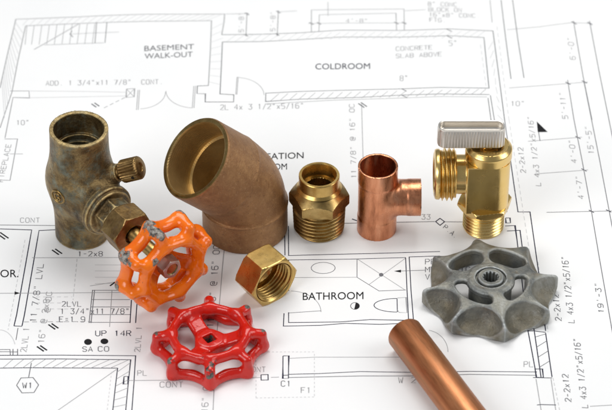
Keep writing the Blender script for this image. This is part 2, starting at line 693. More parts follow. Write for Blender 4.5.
# single-stroke drafting letters on a 4 x 6 grid
G = {
    '0': ['12 14 26 36 44 42 30 20 12'.replace('12', '02', 1)], }
STROKES = {
    '0': [[(1, 0), (0, 1), (0, 5), (1, 6), (3, 6), (4, 5), (4, 1), (3, 0), (1, 0)]],
    '1': [[(1, 5), (2, 6), (2, 0)]],
    '2': [[(0, 5), (1, 6), (3, 6), (4, 5), (4, 4), (0, 0), (4, 0)]],
    '3': [[(0, 6), (4, 6), (2, 3.5), (3, 3.5), (4, 2.5), (4, 1), (3, 0), (1, 0), (0, 1)]],
    '4': [[(3, 0), (3, 6), (0, 2), (4, 2)]],
    '5': [[(4, 6), (0, 6), (0, 3.5), (3, 3.5), (4, 2.5), (4, 1), (3, 0), (0, 0)]],
    '6': [[(4, 6), (1, 6), (0, 5), (0, 1), (1, 0), (3, 0), (4, 1), (4, 2.5), (3, 3.5), (0, 3.5)]],
    '7': [[(0, 6), (4, 6), (1.5, 0)]],
    '8': [[(1, 3.2), (0, 4.2), (0, 5), (1, 6), (3, 6), (4, 5), (4, 4.2), (3, 3.2), (1, 3.2), (0, 2.2), (0, 1), (1, 0), (3, 0), (4, 1), (4, 2.2), (3, 3.2)]],
    '9': [[(0, 0), (3, 0), (4, 1), (4, 5), (3, 6), (1, 6), (0, 5), (0, 3.5), (1, 2.5), (4, 2.5)]],
    'A': [[(0, 0), (2, 6), (4, 0)], [(0.7, 2), (3.3, 2)]],
    'B': [[(0, 0), (0, 6), (3, 6), (4, 5), (4, 4), (3, 3.2), (0, 3.2)], [(3, 3.2), (4, 2.2), (4, 1), (3, 0), (0, 0)]],
    'C': [[(4, 5), (3, 6), (1, 6), (0, 5), (0, 1), (1, 0), (3, 0), (4, 1)]],
    'D': [[(0, 0), (0, 6), (2.5, 6), (4, 4.5), (4, 1.5), (2.5, 0), (0, 0)]],
    'E': [[(4, 6), (0, 6), (0, 0), (4, 0)], [(0, 3.2), (3, 3.2)]],
    'F': [[(4, 6), (0, 6), (0, 0)], [(0, 3.2), (3, 3.2)]],
    'G': [[(4, 5), (3, 6), (1, 6), (0, 5), (0, 1), (1, 0), (3, 0), (4, 1), (4, 3), (2.4, 3)]],
    'H': [[(0, 0), (0, 6)], [(4, 0), (4, 6)], [(0, 3.2), (4, 3.2)]],
    'I': [[(2, 0), (2, 6)]],
    'J': [[(3.5, 6), (3.5, 1), (2.5, 0), (1, 0), (0, 1)]],
    'K': [[(0, 0), (0, 6)], [(4, 6), (0, 2.4)], [(1.4, 3.6), (4, 0)]],
    'L': [[(0, 6), (0, 0), (4, 0)]],
    'M': [[(0, 0), (0, 6), (2, 2.5), (4, 6), (4, 0)]],
    'N': [[(0, 0), (0, 6), (4, 0), (4, 6)]],
    'O': [[(1, 0), (0, 1), (0, 5), (1, 6), (3, 6), (4, 5), (4, 1), (3, 0), (1, 0)]],
    'P': [[(0, 0), (0, 6), (3, 6), (4, 5), (4, 4), (3, 3), (0, 3)]],
    'R': [[(0, 0), (0, 6), (3, 6), (4, 5), (4, 4), (3, 3), (0, 3)], [(2, 3), (4, 0)]],
    'S': [[(4, 5), (3, 6), (1, 6), (0, 5), (0, 4.2), (1, 3.3), (3, 2.8), (4, 2), (4, 1), (3, 0), (1, 0), (0, 1)]],
    'T': [[(0, 6), (4, 6)], [(2, 6), (2, 0)]],
    'U': [[(0, 6), (0, 1), (1, 0), (3, 0), (4, 1), (4, 6)]],
    'V': [[(0, 6), (2, 0), (4, 6)]],
    'W': [[(0, 6), (1, 0), (2, 4), (3, 0), (4, 6)]],
    'X': [[(0, 0), (4, 6)], [(0, 6), (4, 0)]],
    'x': [[(0.4, 0), (3.6, 4)], [(0.4, 4), (3.6, 0)]],
    'Y': [[(0, 6), (2, 3), (4, 6)], [(2, 3), (2, 0)]],
    'Z': [[(0, 6), (4, 6), (0, 0), (4, 0)]],
    '/': [[(0.4, -0.5), (3.6, 6.5)]],
    '-': [[(0.6, 3), (3.4, 3)]],
    '"': [[(1.3, 6.4), (1.3, 4.6)], [(2.7, 6.4), (2.7, 4.6)]],
    "'": [[(2, 6.4), (2, 4.6)]],
    '.': [[(1.8, 0), (2.3, 0.5)]],
    '=': [[(0.6, 2), (3.4, 2)], [(0.6, 4), (3.4, 4)]],
    '@': [[(3, 2), (1.4, 2), (1.2, 3.8), (2.8, 4), (3, 2), (4, 2.4), (4, 5), (3, 6), (1, 6), (0, 5), (0, 1), (1, 0), (3.6, 0)]],
}


def cad(_pr, txt, x, y, adv, hgt, ink='ink_mid', wd=0.26, dirv=(1, 0), upv=(0, -1), anchor=0):
    """stroke lettering: (x,y) baseline start in pixels, adv = pixels per character along dirv, hgt = height along upv"""
    pr = Print(5.0)
    for i, ch in enumerate(txt):
        for st in STROKES.get(ch, []):
            pts = []
            for (a, b) in st:
                u = (i + a / 4 * 0.70) * adv
                v = b / 6 * hgt
                pts.append((x + dirv[0] * u + upv[0] * v, y + dirv[1] * u + upv[1] * v))
            pr.line(pts, ink, wd)
    pr.build('printed_note', sheet)


def printed(_pr, txt, x0, x1, y, hgt, slope=0.0, ink='ink_black', bold=0.006):
    """room names in a plain wide sans; spans x0..x1 with baseline y (pixels)"""
    pr = Print(5.0)
    cu = bpy.data.curves.new('lettering_source', 'FONT')
    cu.body = txt
    cu.offset = bold
    cu.resolution_u = 4
    o = bpy.data.objects.new('lettering_source', cu)
    COL.objects.link(o)
    dg = bpy.context.evaluated_depsgraph_get()
    me = bpy.data.meshes.new_from_object(o.evaluated_get(dg))
    V = np.array([v.co[:] for v in me.vertices])
    mn, mx = V.min(0), V.max(0)
    zz = pr.z()
    b = len(pr.P)
    for v in V:
        px = x0 + (v[0] - mn[0]) / (mx[0] - mn[0]) * (x1 - x0)
        py = y - (v[1] - mn[1]) / (mx[1] - mn[1]) * hgt + slope * (px - x0)
        g = at(px, py)
        pr.P.append((g[0], g[1], float(paper_z(g[0], g[1])) + zz))
    for p in me.polygons:
        f = tuple(b + i for i in p.vertices)
        a, c, d = (np.array(pr.P[f[k]])[:2] for k in range(3))
        cr = (c - a)[0] * (d - a)[1] - (c - a)[1] * (d - a)[0]
        pr.F.append(f if cr > 0 else f[::-1])
        pr.I.append(INKS.index(ink))
    bpy.data.objects.remove(o)
    bpy.data.meshes.remove(me)
    bpy.data.curves.remove(cu)
    pr.build('room_name', sheet)


def ticks(pr, x, y, s=2.4, ink='ink_mid', wd=0.4):
    pr.line([(x - s, y - s * 0.5), (x + s, y + s * 0.5)], ink, wd)


def slashes(pr, x, y, s=3.4, gap=3.0, ink='ink_black', wd=0.6):
    pr.line([(x - s - gap / 2, y - s * 0.7), (x + s - gap / 2, y + s * 0.7)], ink, wd)
    pr.line([(x - s + gap / 2, y - s * 0.7 - 1), (x + s + gap / 2, y + s * 0.7 - 1)], ink, wd)


walls, dims, letters = Print(), Print(2.5), None
L = walls.line
# basement wall, top left
L([(0, 88), (7.8, 52), (15.7, 18), (80, 17.3), (150, 15), (224.6, 13.6), (224, 22), (221.7, 34.4)], 'ink_light', 0.42)
L([(0, 128), (12, 92), (18, 60), (25.5, 24.8), (90, 23.6), (150, 22), (211.5, 20.4), (210.4, 50), (208.4, 85.6)], 'ink_light', 0.42)
walls.hatch((20, 17.8), (222, 13.8), (20, 24.6), (211, 20.4), 26, 'ink_faint', 0.24, 0.8)
walls.hatch((1, 86), (15, 20), (4, 120), (24, 27), 13, 'ink_faint', 0.24, 0.6)
walls.hatch((212, 24), (209, 84), (224, 20), (220, 90), 9, 'ink_faint', 0.24, 0.4)
# stair in the basement
L([(27, 24), (25, 44)], 'ink_light', 0.25)
for k in range(9):
    x = 33 + k * 7.6
    L([(x + 1.2, 24.2), (x - 1.5, 44.0)], 'ink_light', 0.25)
L([(44, 44.5), (104, 43)], 'ink_light', 0.3)
L([(96.7, 23), (95, 43.2)], 'ink_mid', 0.3)
L([(107, 22.8), (105, 43)], 'ink_mid', 0.3)
L([(34, 49), (79, 24)], 'ink_light', 0.4)
L([(70, 34), (119, 32.6)], 'ink_light', 0.26)
L([(72, 31), (70, 34), (73, 37)], 'ink_mid', 0.35)
# beam and fireplace
L([(10, 91), (29, 91), (29.5, 98), (13, 97.5), (5, 138)], 'ink_light', 0.4)
L([(29, 91), (80, 91.4), (126, 92.3)], 'ink_faint', 0.3)
L([(29, 97.8), (126, 96)], 'ink_faint', 0.3)
L([(4.7, 139), (17.5, 139), (10, 180.4), (0, 180)], 'ink_light', 0.4)
dims.line([(10, 154), (23, 154)], 'ink_light', 0.26)
L([(126.5, 89), (134.6, 88.6), (134.2, 97), (126.2, 97.4)], 'ink_light', 0.35, True)
L([(126.5, 89), (134.2, 97)], 'ink_light', 0.25)
L([(134.6, 88.6), (126.2, 97.4)], 'ink_light', 0.25)
L([(138, 90), (136.5, 110)], 'ink_light', 0.3)
L([(139.6, 90), (138.2, 110)], 'ink_light', 0.3)
L([(195.5, 86), (194, 108)], 'ink_light', 0.3)
L([(193.8, 86), (192.3, 108)], 'ink_light', 0.3)
walls.arc((138, 92), 27.5, 17, -85, 0, 'ink_light', 0.26)
walls.arc((194, 91), 28, 17, 180, 266, 'ink_light', 0.26)
dims.dash((104, 108), (126, 97), 'ink_light', 0.3)
# party wall and cold room
L([(208.4, 85.6), (197.4, 86), (197, 93.6), (205.4, 93.8), (205.2, 102), (233.6, 102), (233.8, 94.8), (220, 94), (221.4, 66), (222.4, 41.8),
   (262, 41.4), (300, 39.6), (340, 37), (400, 36.4), (449, 34.5), (484, 36.7), (486.4, 62), (489, 88.2), (440, 87.4), (398, 89), (340, 90.4), (300, 91.5), (265.8, 93.2), (265.6, 101.6), (300, 99.2), (360, 97.4), (404, 95), (440, 94), (489.4, 94.6)], 'ink_mid', 0.36)
L([(221.7, 34.4), (262, 34), (300, 32.7), (340, 30), (400, 29.6), (449, 27.6), (493, 30.2), (497.6, 66), (504.6, 120), (509, 150)], 'ink_mid', 0.36)
L([(265.8, 104), (330, 100.4), (404, 98), (440, 96.6), (487, 97)], 'ink_light', 0.3)
walls.hatch((226, 34.4), (486, 29.4), (224, 41.6), (482, 36.6), 30, 'ink_faint', 0.24, 0.9)
walls.hatch((268, 94), (486, 89), (268, 101), (486, 94.4), 24, 'ink_light', 0.24, 0.9)
walls.hatch((486.8, 42), (507, 140), (493, 38), (499, 140), 11, 'ink_faint', 0.24, 0.5)
L([(237, 77), (235.8, 94.6)], 'ink_light', 0.3)
L([(238.2, 77), (237, 94.6)], 'ink_light', 0.26)
walls.arc((236, 95), 28, 17.5, 0, 88, 'ink_light', 0.24)
L([(488, 98), (491, 120), (496, 150)], 'ink_mid', 0.32)
L([(490.4, 95.4), (494.4, 120), (499.4, 150)], 'ink_mid', 0.32)
dims.dash((497, 26), (509, 120), 'ink_faint', 0.24)
dims.dash((509, 120), (530, 255), 'ink_faint', 0.24)
dims.dash((480.5, 44), (486, 86), 'ink_faint', 0.22)
# areaway above the cold room
L([(311.4, 32.4), (311.4, 9.8), (360, 9.2), (404, 8.2), (404.4, 29.6)], 'ink_light', 0.36)
L([(319, 32), (319.3, 14.6), (360, 13.6), (396, 12.4), (396.6, 29.8)], 'ink_light', 0.34)
dims.line([(308, 23.4), (407, 22)], 'ink_light', 0.24)
for x in (311.4, 319, 396.4, 404.2):
    ticks(dims, x, 23.4 - (x - 311) * 0.014, 2.2, 'ink_mid')
dims.line([(328, 2), (328, 16)], 'ink_light', 0.24)
dims.line([(404, 10), (426, 8.6)], 'ink_light', 0.24)
for (x, y) in ((449, 29), (449.6, 36), (404, 90), (404.6, 96.6)):
    ticks(dims, x, y, 2.6)
dims.line([(247, 12), (246, 36)], 'ink_mid', 0.26)
dims.line([(278.4, 10), (277.2, 36)], 'ink_mid', 0.26)
dims.line([(226, 13.6), (249, 13)], 'ink_light', 0.24)
dims.line([(277, 11.6), (297, 10.6)], 'ink_light', 0.24)
for (x, y) in ((247, 13.4), (246, 35), (278.3, 11.6), (277.2, 34.4)):
    ticks(dims, x, y, 2.2)
# site lines on the right
dims.line([(490, 0), (492.2, 22)], 'ink_light', 0.3)
dims.line([(501, 0), (506, 40), (511, 79)], 'ink_mid', 0.32)
dims.line([(512.5, 0), (518, 40), (524, 78)], 'ink_mid', 0.32)
dims.line([(507, 29.4), (540, 27.2), (572, 23.6), (592, 24.6)], 'ink_light', 0.26)
dims.line([(509, 88), (545, 85.4), (588, 82)], 'ink_light', 0.26)
dims.line([(573.4, 22), (583, 76), (592, 120), (612, 227)][:3], 'ink_mid', 0.3)
dims.line([(589.4, 22), (600, 76), (609, 120), (618, 165)], 'ink_mid', 0.3)
dims.line([(567.6, 80), (574, 120), (582, 160), (591.4, 211), (599, 256), (612, 330), (618, 365)], 'ink_mid', 0.3)
dims.line([(584, 82), (590, 112), (600, 162), (612, 226), (618, 250)], 'ink_mid', 0.3)
for (x, y) in ((574, 24), (589.8, 24.6), (568, 83.4), (584.4, 82), (578, 137.6), (584, 170), (591.4, 211.4), (608.6, 211)):
    ticks(dims, x, y, 2.6, 'ink')
dims.line([(528, 141.4), (582, 137.2)], 'ink_light', 0.26)
dims.line([(535, 174), (588, 170)], 'ink_light', 0.26)
dims.line([(546.6, 212.4), (612, 211)], 'ink_mid', 0.26)
dims.add_poly([(536.8, 121.6), (537.8, 132.2), (547.6, 132)], 'ink_black')
dims.line([(538.6, 132), (540, 141)], 'ink_mid', 0.3)
# wall to the right of the ball valve
L([(496, 150), (505, 196), (507, 212)], 'ink_mid', 0.34)
L([(509, 150), (514, 185), (518, 212), (530, 212), (534, 240), (539, 275), (545.6, 331)], 'ink', 0.4)
L([(505, 226), (515, 225.6), (517, 240), (528, 331)], 'ink', 0.4)
L([(505.6, 218), (510, 218), (510.5, 223), (506, 223)], 'ink', 0.36, True)
L([(507, 231), (520, 230.4), (522.6, 250), (534.4, 332)], 'ink', 0.4)
# service line
dims.line([(330, 223.6), (435, 221.6)], 'ink_mid', 0.3)
dims.line([(444, 221.8), (500, 222.4)], 'ink_mid', 0.3)
dims.line([(435.6, 221.7), (440, 218.4), (444.6, 221.8), (440, 225.4)], 'ink', 0.42, True)
dims.line([(352, 219), (360, 222)], 'ink', 0.5)
# recreation room beam tick line
dims.line([(361.6, 104), (363.4, 170), (364.6, 205)], 'ink_light', 0.26)
slashes(dims, 362.6, 105.6, 3.0, 2.6, 'ink_mid', 0.55)
slashes(dims, 95.4, 105.6, 2.4, 3.0, 'ink_mid', 0.55)
# bathroom
L([(284.6, 226), (285, 255.4)], 'ink', 0.36)
L([(288.4, 226), (288.6, 255.6), (330, 254.5), (370, 253.6), (440, 251.6)], 'ink', 0.36)
L([(405.6, 257.6), (350, 259.2), (288.6, 260), (288.4, 282), (288.8, 291)], 'ink', 0.32)
L([(440, 256), (409.2, 257), (411, 290), (413.6, 322)], 'ink', 0.36)
L([(405.6, 257.6), (407, 290), (408.6, 320.4), (370, 319.6), (340, 322), (288.6, 322.6), (288.6, 312.4)], 'ink', 0.36)
L([(284, 313.4), (283.4, 326.2), (320, 325.4), (345, 323.4), (380, 324.4), (413.6, 323)], 'ink', 0.36)
L([(291, 277.6), (357, 277.3)], 'ink_light', 0.26)
walls.arc((323.2, 268), 12, 5.6, 0, 360, 'ink_mid', 0.26)
L([(357, 258.8), (357, 277.3), (379, 291), (406, 290)], 'ink_mid', 0.26)
L([(357.6, 259.2), (405, 290)], 'ink_light', 0.24)
L([(405, 258.6), (369, 284.6)], 'ink_light', 0.24)
walls.disc((381.2, 274.8), 2.2, 1.8, 'ink_mid')
L([(395, 271.2), (425, 270.2)], 'ink_mid', 0.26)
walls.add_poly([(394, 271.2), (401, 269.8), (401, 272.6)], 'ink_black')
walls.arc((397, 305.3), 23, 6.8, 90, 270, 'ink', 0.32)
L([(397, 298.5), (397.4, 312)], 'ink', 0.32)
L([(397.4, 298), (406, 297.4), (407, 312.8), (399, 312.4), (397.4, 310)], 'ink_light', 0.3)
walls.arc((290, 312), 31, 21, 0, 88, 'ink_light', 0.24)
L([(289, 313), (321, 310.8)], 'ink_mid', 0.24)
walls.arc((355, 306), 4.4, 3.4, 0, 360, 'ink_mid', 0.3)
walls.disc((355, 306), 4.4, 3.4, 'ink_black', -100, 80)
# lower centre
L([(283, 356), (288.8, 355.8), (288.4, 378.4), (282.8, 378.6)], 'ink', 0.36, True)
L([(283, 375.4), (288.4, 375.2)], 'ink', 0.36)
L([(289, 358.4), (315, 357.2), (400, 357.2), (440, 357)], 'ink_light', 0.26)
L([(288.4, 374.4), (320, 373.6), (360, 371.6), (412, 372.4), (470, 371.4), (537, 372)], 'ink', 0.32)
L([(288.4, 377.6), (360, 376), (412, 376), (470, 374.4), (537, 375.4)], 'ink_mid', 0.32)
dims.dash((314.4, 354), (314.4, 396), 'ink_faint', 0.24, 2, 2)
dims.dash((256, 352), (314, 352), 'ink_faint', 0.24, 2, 2)
dims.dash((256, 398), (314, 397), 'ink_faint', 0.24, 2, 2)
dims.dash((256, 352), (256, 398), 'ink_faint', 0.24, 2, 2)
L([(261, 374.8), (268, 374.6), (268.2, 380), (261.2, 380.2)], 'ink', 0.36, True)
dims.line([(128, 380.6), (195, 380), (260.6, 377.6)], 'ink_light', 0.26)
dims.line([(271, 377.4), (279, 377.2)], 'ink_light', 0.26)
walls.arc((425, 352), 23, 22, 0, 80, 'ink_light', 0.24)
# wall bottom right
L([(528, 331), (534, 331), (545.6, 332.4)], 'ink', 0.36)
L([(528, 331), (532, 352), (536.4, 376)], 'ink', 0.4)
L([(534.4, 332), (541, 377)], 'ink', 0.4)
L([(545.6, 333), (552, 377)], 'ink', 0.4)
walls.hatch((545.6, 334), (551.6, 374), (535, 334), (541, 374), 4, 'ink_mid', 0.26, -0.6)
L([(535, 369), (542.4, 369), (543.4, 377.4), (536.4, 377.4)], 'ink', 0.36, True)
L([(533, 377.6), (552, 378)], 'ink', 0.34)
L([(536, 379), (541.4, 412)], 'ink_light', 0.3)
L([(551, 379), (556, 412)], 'ink_light', 0.3)
L([(537, 405), (541, 404.6), (556, 405)], 'ink', 0.36)
dims.dash((538, 262), (548, 332), 'ink_faint', 0.26, 3, 2)
dims.dash((553, 378), (560, 412), 'ink_faint', 0.26, 3, 2)
dims.line([(590, 406.4), (614, 405)], 'ink_light', 0.28)
# left: garage wall
L([(-4, 225), (56, 225.6), (110, 226)], 'ink_mid', 0.32)
L([(-4, 228.8), (31.7, 230), (16.6, 315), (14, 326)], 'ink', 0.42)
L([(60, 229.6), (39, 230.6), (24.4, 315), (22, 326)], 'ink', 0.42)
L([(14, 326), (22, 326.4)], 'ink', 0.36)
L([(18, 328), (16, 340)], 'ink_mid', 0.3)
dims.dash((25, 240), (8, 330), 'ink_faint', 0.24, 3, 2)
dims.line([(32, 257.8), (80, 257.8), (122, 257.6)], 'ink_light', 0.28)
dims.line([(-4, 293.4), (60, 293), (122, 292.6)], 'ink_light', 0.28)
dims.add_poly([(20, 293.2), (14.6, 291.6), (14.6, 294.8)], 'ink_black')
slashes(dims, 2.6, 236.4, 4.2, 3.4)
slashes(dims, 57, 252.4, 3.4, 3.2)
slashes(dims, 53.4, 327, 3.4, 3.2)
slashes(dims, 42, 349, 3.4, 3.2)
for k, y in enumerate((265, 271, 277.4, 283.6)):
    dims.line([(95, y), (122, y)], 'ink_faint', 0.26)
for y in (297, 303, 309):
    dims.dash((36, y), (72, y), 'ink_faint', 0.24, 4, 3)
dims.dash((77, 259), (73, 300), 'ink_faint', 0.24, 3, 2)
dims.line([(90, 286), (116, 282)], 'ink_light', 0.26)
dims.line([(110, 286), (115.4, 282)], 'ink_black', 0.6)
for y in (290.4, 299.6, 307, 314.6, 322.4):
    L([(92 - (y - 290) * 0.09, y), (130, y)], 'ink_mid', 0.3)
L([(92.6, 290), (89, 323)], 'ink_mid', 0.34)
L([(94.6, 290), (91, 323)], 'ink_mid', 0.34)
L([(112, 290), (109.6, 327)], 'ink_light', 0.28)
L([(131.4, 300), (130, 323)], 'ink', 0.4)
L([(137, 303), (135.6, 323)], 'ink', 0.4)
dims.dash((24, 322), (92, 321.6), 'ink_light', 0.26, 5, 3)
# lower left foundation
L([(-4, 355.4), (60, 355.2), (135.6, 355.8), (134, 382), (131.6, 414)], 'ink', 0.36)
L([(-4, 359.2), (60, 359), (130.7, 359.8), (128, 386), (125.4, 414)], 'ink', 0.36)
L([(-4, 368.2), (30, 367.8), (60, 368), (117.6, 368.2), (115, 390), (112.4, 414)], 'ink', 0.36)
walls.hatch((0, 359.4), (129, 359.8), (0, 368), (117, 368.2), 12, 'ink_light', 0.24, 0.9)
walls.hatch((130.4, 362), (126, 412), (117.4, 370), (113, 412), 6, 'ink_light', 0.24, -0.2)
L([(57, 411), (90, 388), (116.6, 369.4)], 'ink_light', 0.28)
dims.dash((111.6, 372), (107, 412), 'ink_faint', 0.22, 2, 2)
L([(124, 376.6), (128.4, 376.4), (127.8, 384), (123.4, 384.2)], 'ink', 0.36, True)
L([(-3, 349.6), (10, 349.6), (10.4, 355.4)], 'ink_mid', 0.34)
L([(-3, 351.8), (10, 351.8)], 'ink_mid', 0.3)
L([(10.4, 352), (18, 352)], 'ink_mid', 0.34)
L([(13, 349), (13, 355)], 'ink_mid', 0.34)
L([(17.6, 349), (17.6, 355)], 'ink_mid', 0.34)
dims.arc((0, 352), 16, 22, 20, 92, 'ink_faint', 0.24)
dims.line([(16.6, 385.4), (21, 378), (33, 377.6), (38.6, 385), (34, 392.6), (22, 393)], 'ink_mid', 0.3, True)
dims.line([(31.4, 363), (28.6, 377.8)], 'ink_mid', 0.3)
walls.disc((88, 342), 3.9, 3.0)
walls.disc((104.4, 341.4), 3.9, 2.8)
# dimension line under the red wheel
dims.line([(225, 240), (221, 285), (216, 345), (213, 412)], 'ink_light', 0.28)
walls.build('wall_lines', sheet)
dims.build('dimension_lines', sheet)

# --- lettering
printed(letters, 'BASEMENT', 144.4, 194, 51.4, 5.2, -0.045, 'ink_mid', 0.0)
printed(letters, 'WALK-OUT', 144.6, 192.6, 59.0, 5.2, -0.045, 'ink_mid', 0.0)
printed(letters, 'COLDROOM', 315.4, 370, 69.6, 5.8, -0.01, 'ink', 0.0)
printed(letters, 'RECREATION', 240.6, 303.6, 160.6, 6.2, -0.035, 'ink_black', 0.0)
printed(letters, 'ROOM', 262, 287, 170.4, 6.2, -0.03, 'ink_black', 0.0)
printed(letters, 'BATHROOM', 302.8, 363.4, 300.2, 7.4, -0.015, 'ink_black', 0.0)
printed(letters, 'MOTOR.', -25, 18.4, 277.4, 7.6, 0.0, 'ink_black', 0.0)
cad(letters, 'ADD. 1 3/4"x11 7/8"  CONT.', 46, 85.6, 4.55, 4.6, 'ink_light', 0.26, (1, -0.012))
cad(letters, '2L 4x 3 1/2"x5/16"', 220.4, 110.0, 4.7, 5.0, 'ink_light', 0.27, (1, -0.02))
cad(letters, 'CONCRETE', 396, 50.6, 4.7, 4.2, 'ink_light', 0.26, (1, -0.05))
cad(letters, 'SLAB ABOVE', 396, 58.0, 4.7, 4.2, 'ink_light', 0.26, (1, -0.05))
for i, t in enumerate(('8" CONC.', 'BLOCK ON', '16"x8" CONC.', 'FTG.')):
    cad(letters, t, 428 + i * 0.6, 5.0 + i * 5.2, 4.3, 3.8, 'ink_light', 0.25, (1, 0.03))
cad(letters, "4'-8\"", 346, 22.6, 4.6, 4.0, 'ink_light', 0.24)
cad(letters, "5'-8\"", 243.4, 32, 4.2, 4.6, 'ink_light', 0.24, (0.02, -1), (-1, 0))
cad(letters, "5'-8\"", 275, 31, 4.2, 4.6, 'ink_light', 0.24, (0.02, -1), (-1, 0))
cad(letters, '10"', 16.6, 125, 4.6, 4.6, 'ink_light', 0.26)
cad(letters, 'FIREPLACE', 3.0, 182, 4.3, 5.0, 'ink_light', 0.26, (0.22, -1), (-1, -0.06))
cad(letters, 'CONT', 20.4, 222.6, 5.2, 4.6, 'ink_light', 0.26)
cad(letters, '1-2x8', 78, 256.4, 5.2, 4.8, 'ink_mid', 0.28)
cad(letters, '8"', 400, 81, 4.6, 5.2, 'ink_light', 0.26)
cad(letters, '5"', 449, 45, 4.6, 5.2, 'ink_light', 0.26)
cad(letters, '10"', 511, 106, 5, 4.6, 'ink_light', 0.26)
UPR = (-1, -0.07)
for (t, x, y, adv, ink) in (("6'-0\"", 575.6, 60, 4.6, 'ink_light'), ("5'-11\"", 568, 119, 4.6, 'ink_light'),
                            ("4'-0\"", 577, 163, 4.8, 'ink_light'), ("15'-5\"", 594, 154, 4.8, 'ink_light'),
                            ("4'-7\"", 584, 199, 4.8, 'ink_light'), ("19'-3\"", 604, 313, 5.2, 'ink_mid')):
    cad(letters, t, x, y, adv, 5.4, ink, 0.27, (-0.13, -1), UPR)
cad(letters, '2-2x12', 526, 173, 4.4, 5.2, 'ink_light', 0.27, (-0.12, -1), UPR)
cad(letters, 'L 4x3 1/2"x5/16"', 541, 186, 4.4, 5.2, 'ink_light', 0.27, (-0.12, -1), UPR)
cad(letters, '2-2x12', 561.6, 321, 4.6, 6.0, 'ink_mid', 0.27, (-0.12, -1), UPR)
cad(letters, 'L 4x3 1/2"x5/16"', 574.4, 323, 4.2, 6.2, 'ink_mid', 0.27, (-0.10, -1), UPR)
cad(letters, '2-2x12', 571.4, 402, 4.8, 6.0, 'ink_mid', 0.27, (-0.12, -1), UPR)
cad(letters, 'L 4x3 1/2"x5/16"', 588, 408, 4.4, 6.2, 'ink_mid', 0.27, (-0.12, -1), UPR)
cad(letters, '11 7/8" @ 16" OC', 356.4, 178, 4.7, 5.0, 'ink_light', 0.26, (-0.03, -1), (-1, 0))
cad(letters, '11 7/8" @ 16" OC', 213.4, 327, 5.2, 6.4, 'ink_mid', 0.28, (0.08, -1), (-1, 0))
cad(letters, '16" OC', 207.6, 412, 5.4, 6.2, 'ink_light', 0.28, (0.07, -1), (-1, 0))
cad(letters, '33', 421.6, 219.4, 5.0, 4.8, 'ink_light', 0.26)
cad(letters, 'P.A.', 443, 228, 4.6, 4.6, 'ink_mid', 0.26, (0.72, 0.62), (0.62, -0.72))
cad(letters, 'PROVIDE', 425.4, 264.4, 5.8, 5.2, 'ink_mid', 0.27)
cad(letters, 'MECHANICAL', 425.4, 272.2, 5.8, 5.2, 'ink_mid', 0.27)
cad(letters, 'VENT.', 425.4, 279.6, 5.8, 5.2, 'ink_mid', 0.27)
cad(letters, 'C1', 281.2, 386.4, 5.6, 5.4, 'ink_mid', 0.26)
cad(letters, 'F1', 301.2, 393, 5.6, 5.4, 'ink_light', 0.26)
cad(letters, 'W 2', 398.4, 383, 6.4, 5.6, 'ink_light', 0.26)
cad(letters, 'PL', 524, 367, 5.4, 5.4, 'ink_light', 0.27)
cad(letters, 'PL', 137.6, 375.6, 5.4, 5.0, 'ink_light', 0.27)
cad(letters, 'CONT', 160, 387.4, 6.2, 5.4, 'ink_light', 0.28)
cad(letters, 'CONT', 247, 372, 5.0, 5.0, 'ink_light', 0.26)
cad(letters, 'W1', 22.6, 388.2, 5.8, 5.4, 'ink_mid', 0.3)
cad(letters, '2LVL', 62, 306.6, 5.2, 5.0, 'ink_mid', 0.27)
cad(letters, '1 3/4"x11 7/8"', 60.6, 314.0, 5.0, 5.2, 'ink_mid', 0.28)
cad(letters, 'E=1.9', 59.4, 322.0, 5.4, 5.2, 'ink_mid', 0.27)
cad(letters, 'UP', 95.6, 336, 6.2, 5.2, 'ink', 0.30)
cad(letters, '14R', 114.6, 336, 6.0, 5.2, 'ink', 0.30)
cad(letters, 'SA', 82.6, 351.6, 5.8, 4.8, 'ink_mid', 0.30)
cad(letters, 'CO', 98.2, 351.4, 6.2, 4.8, 'ink_mid', 0.30)
cad(letters, '11 7/8" LVL', 36, 322, 5.4, 6.2, 'ink_mid', 0.27, (0.13, -1), (-1, -0.03))
cad(letters, '16" @ 2x8', 44, 343, 5.0, 6.0, 'ink_light', 0.27, (0.13, -1), (-1, -0.03))
cad(letters, '2LVL 1', 26.4, 352, 4.2, 6.0, 'ink_light', 0.27, (0.13, -1), (-1, -0.03))
cad(letters, '2LVL 1', 140, 352, 4.4, 5.6, 'ink_light', 0.27, (0.08, -1), (-1, -0.03))
cad(letters, '@ OC', 50, 312, 5.4, 5.6, 'ink_light', 0.27, (0.1, -1), (-1, -0.03))


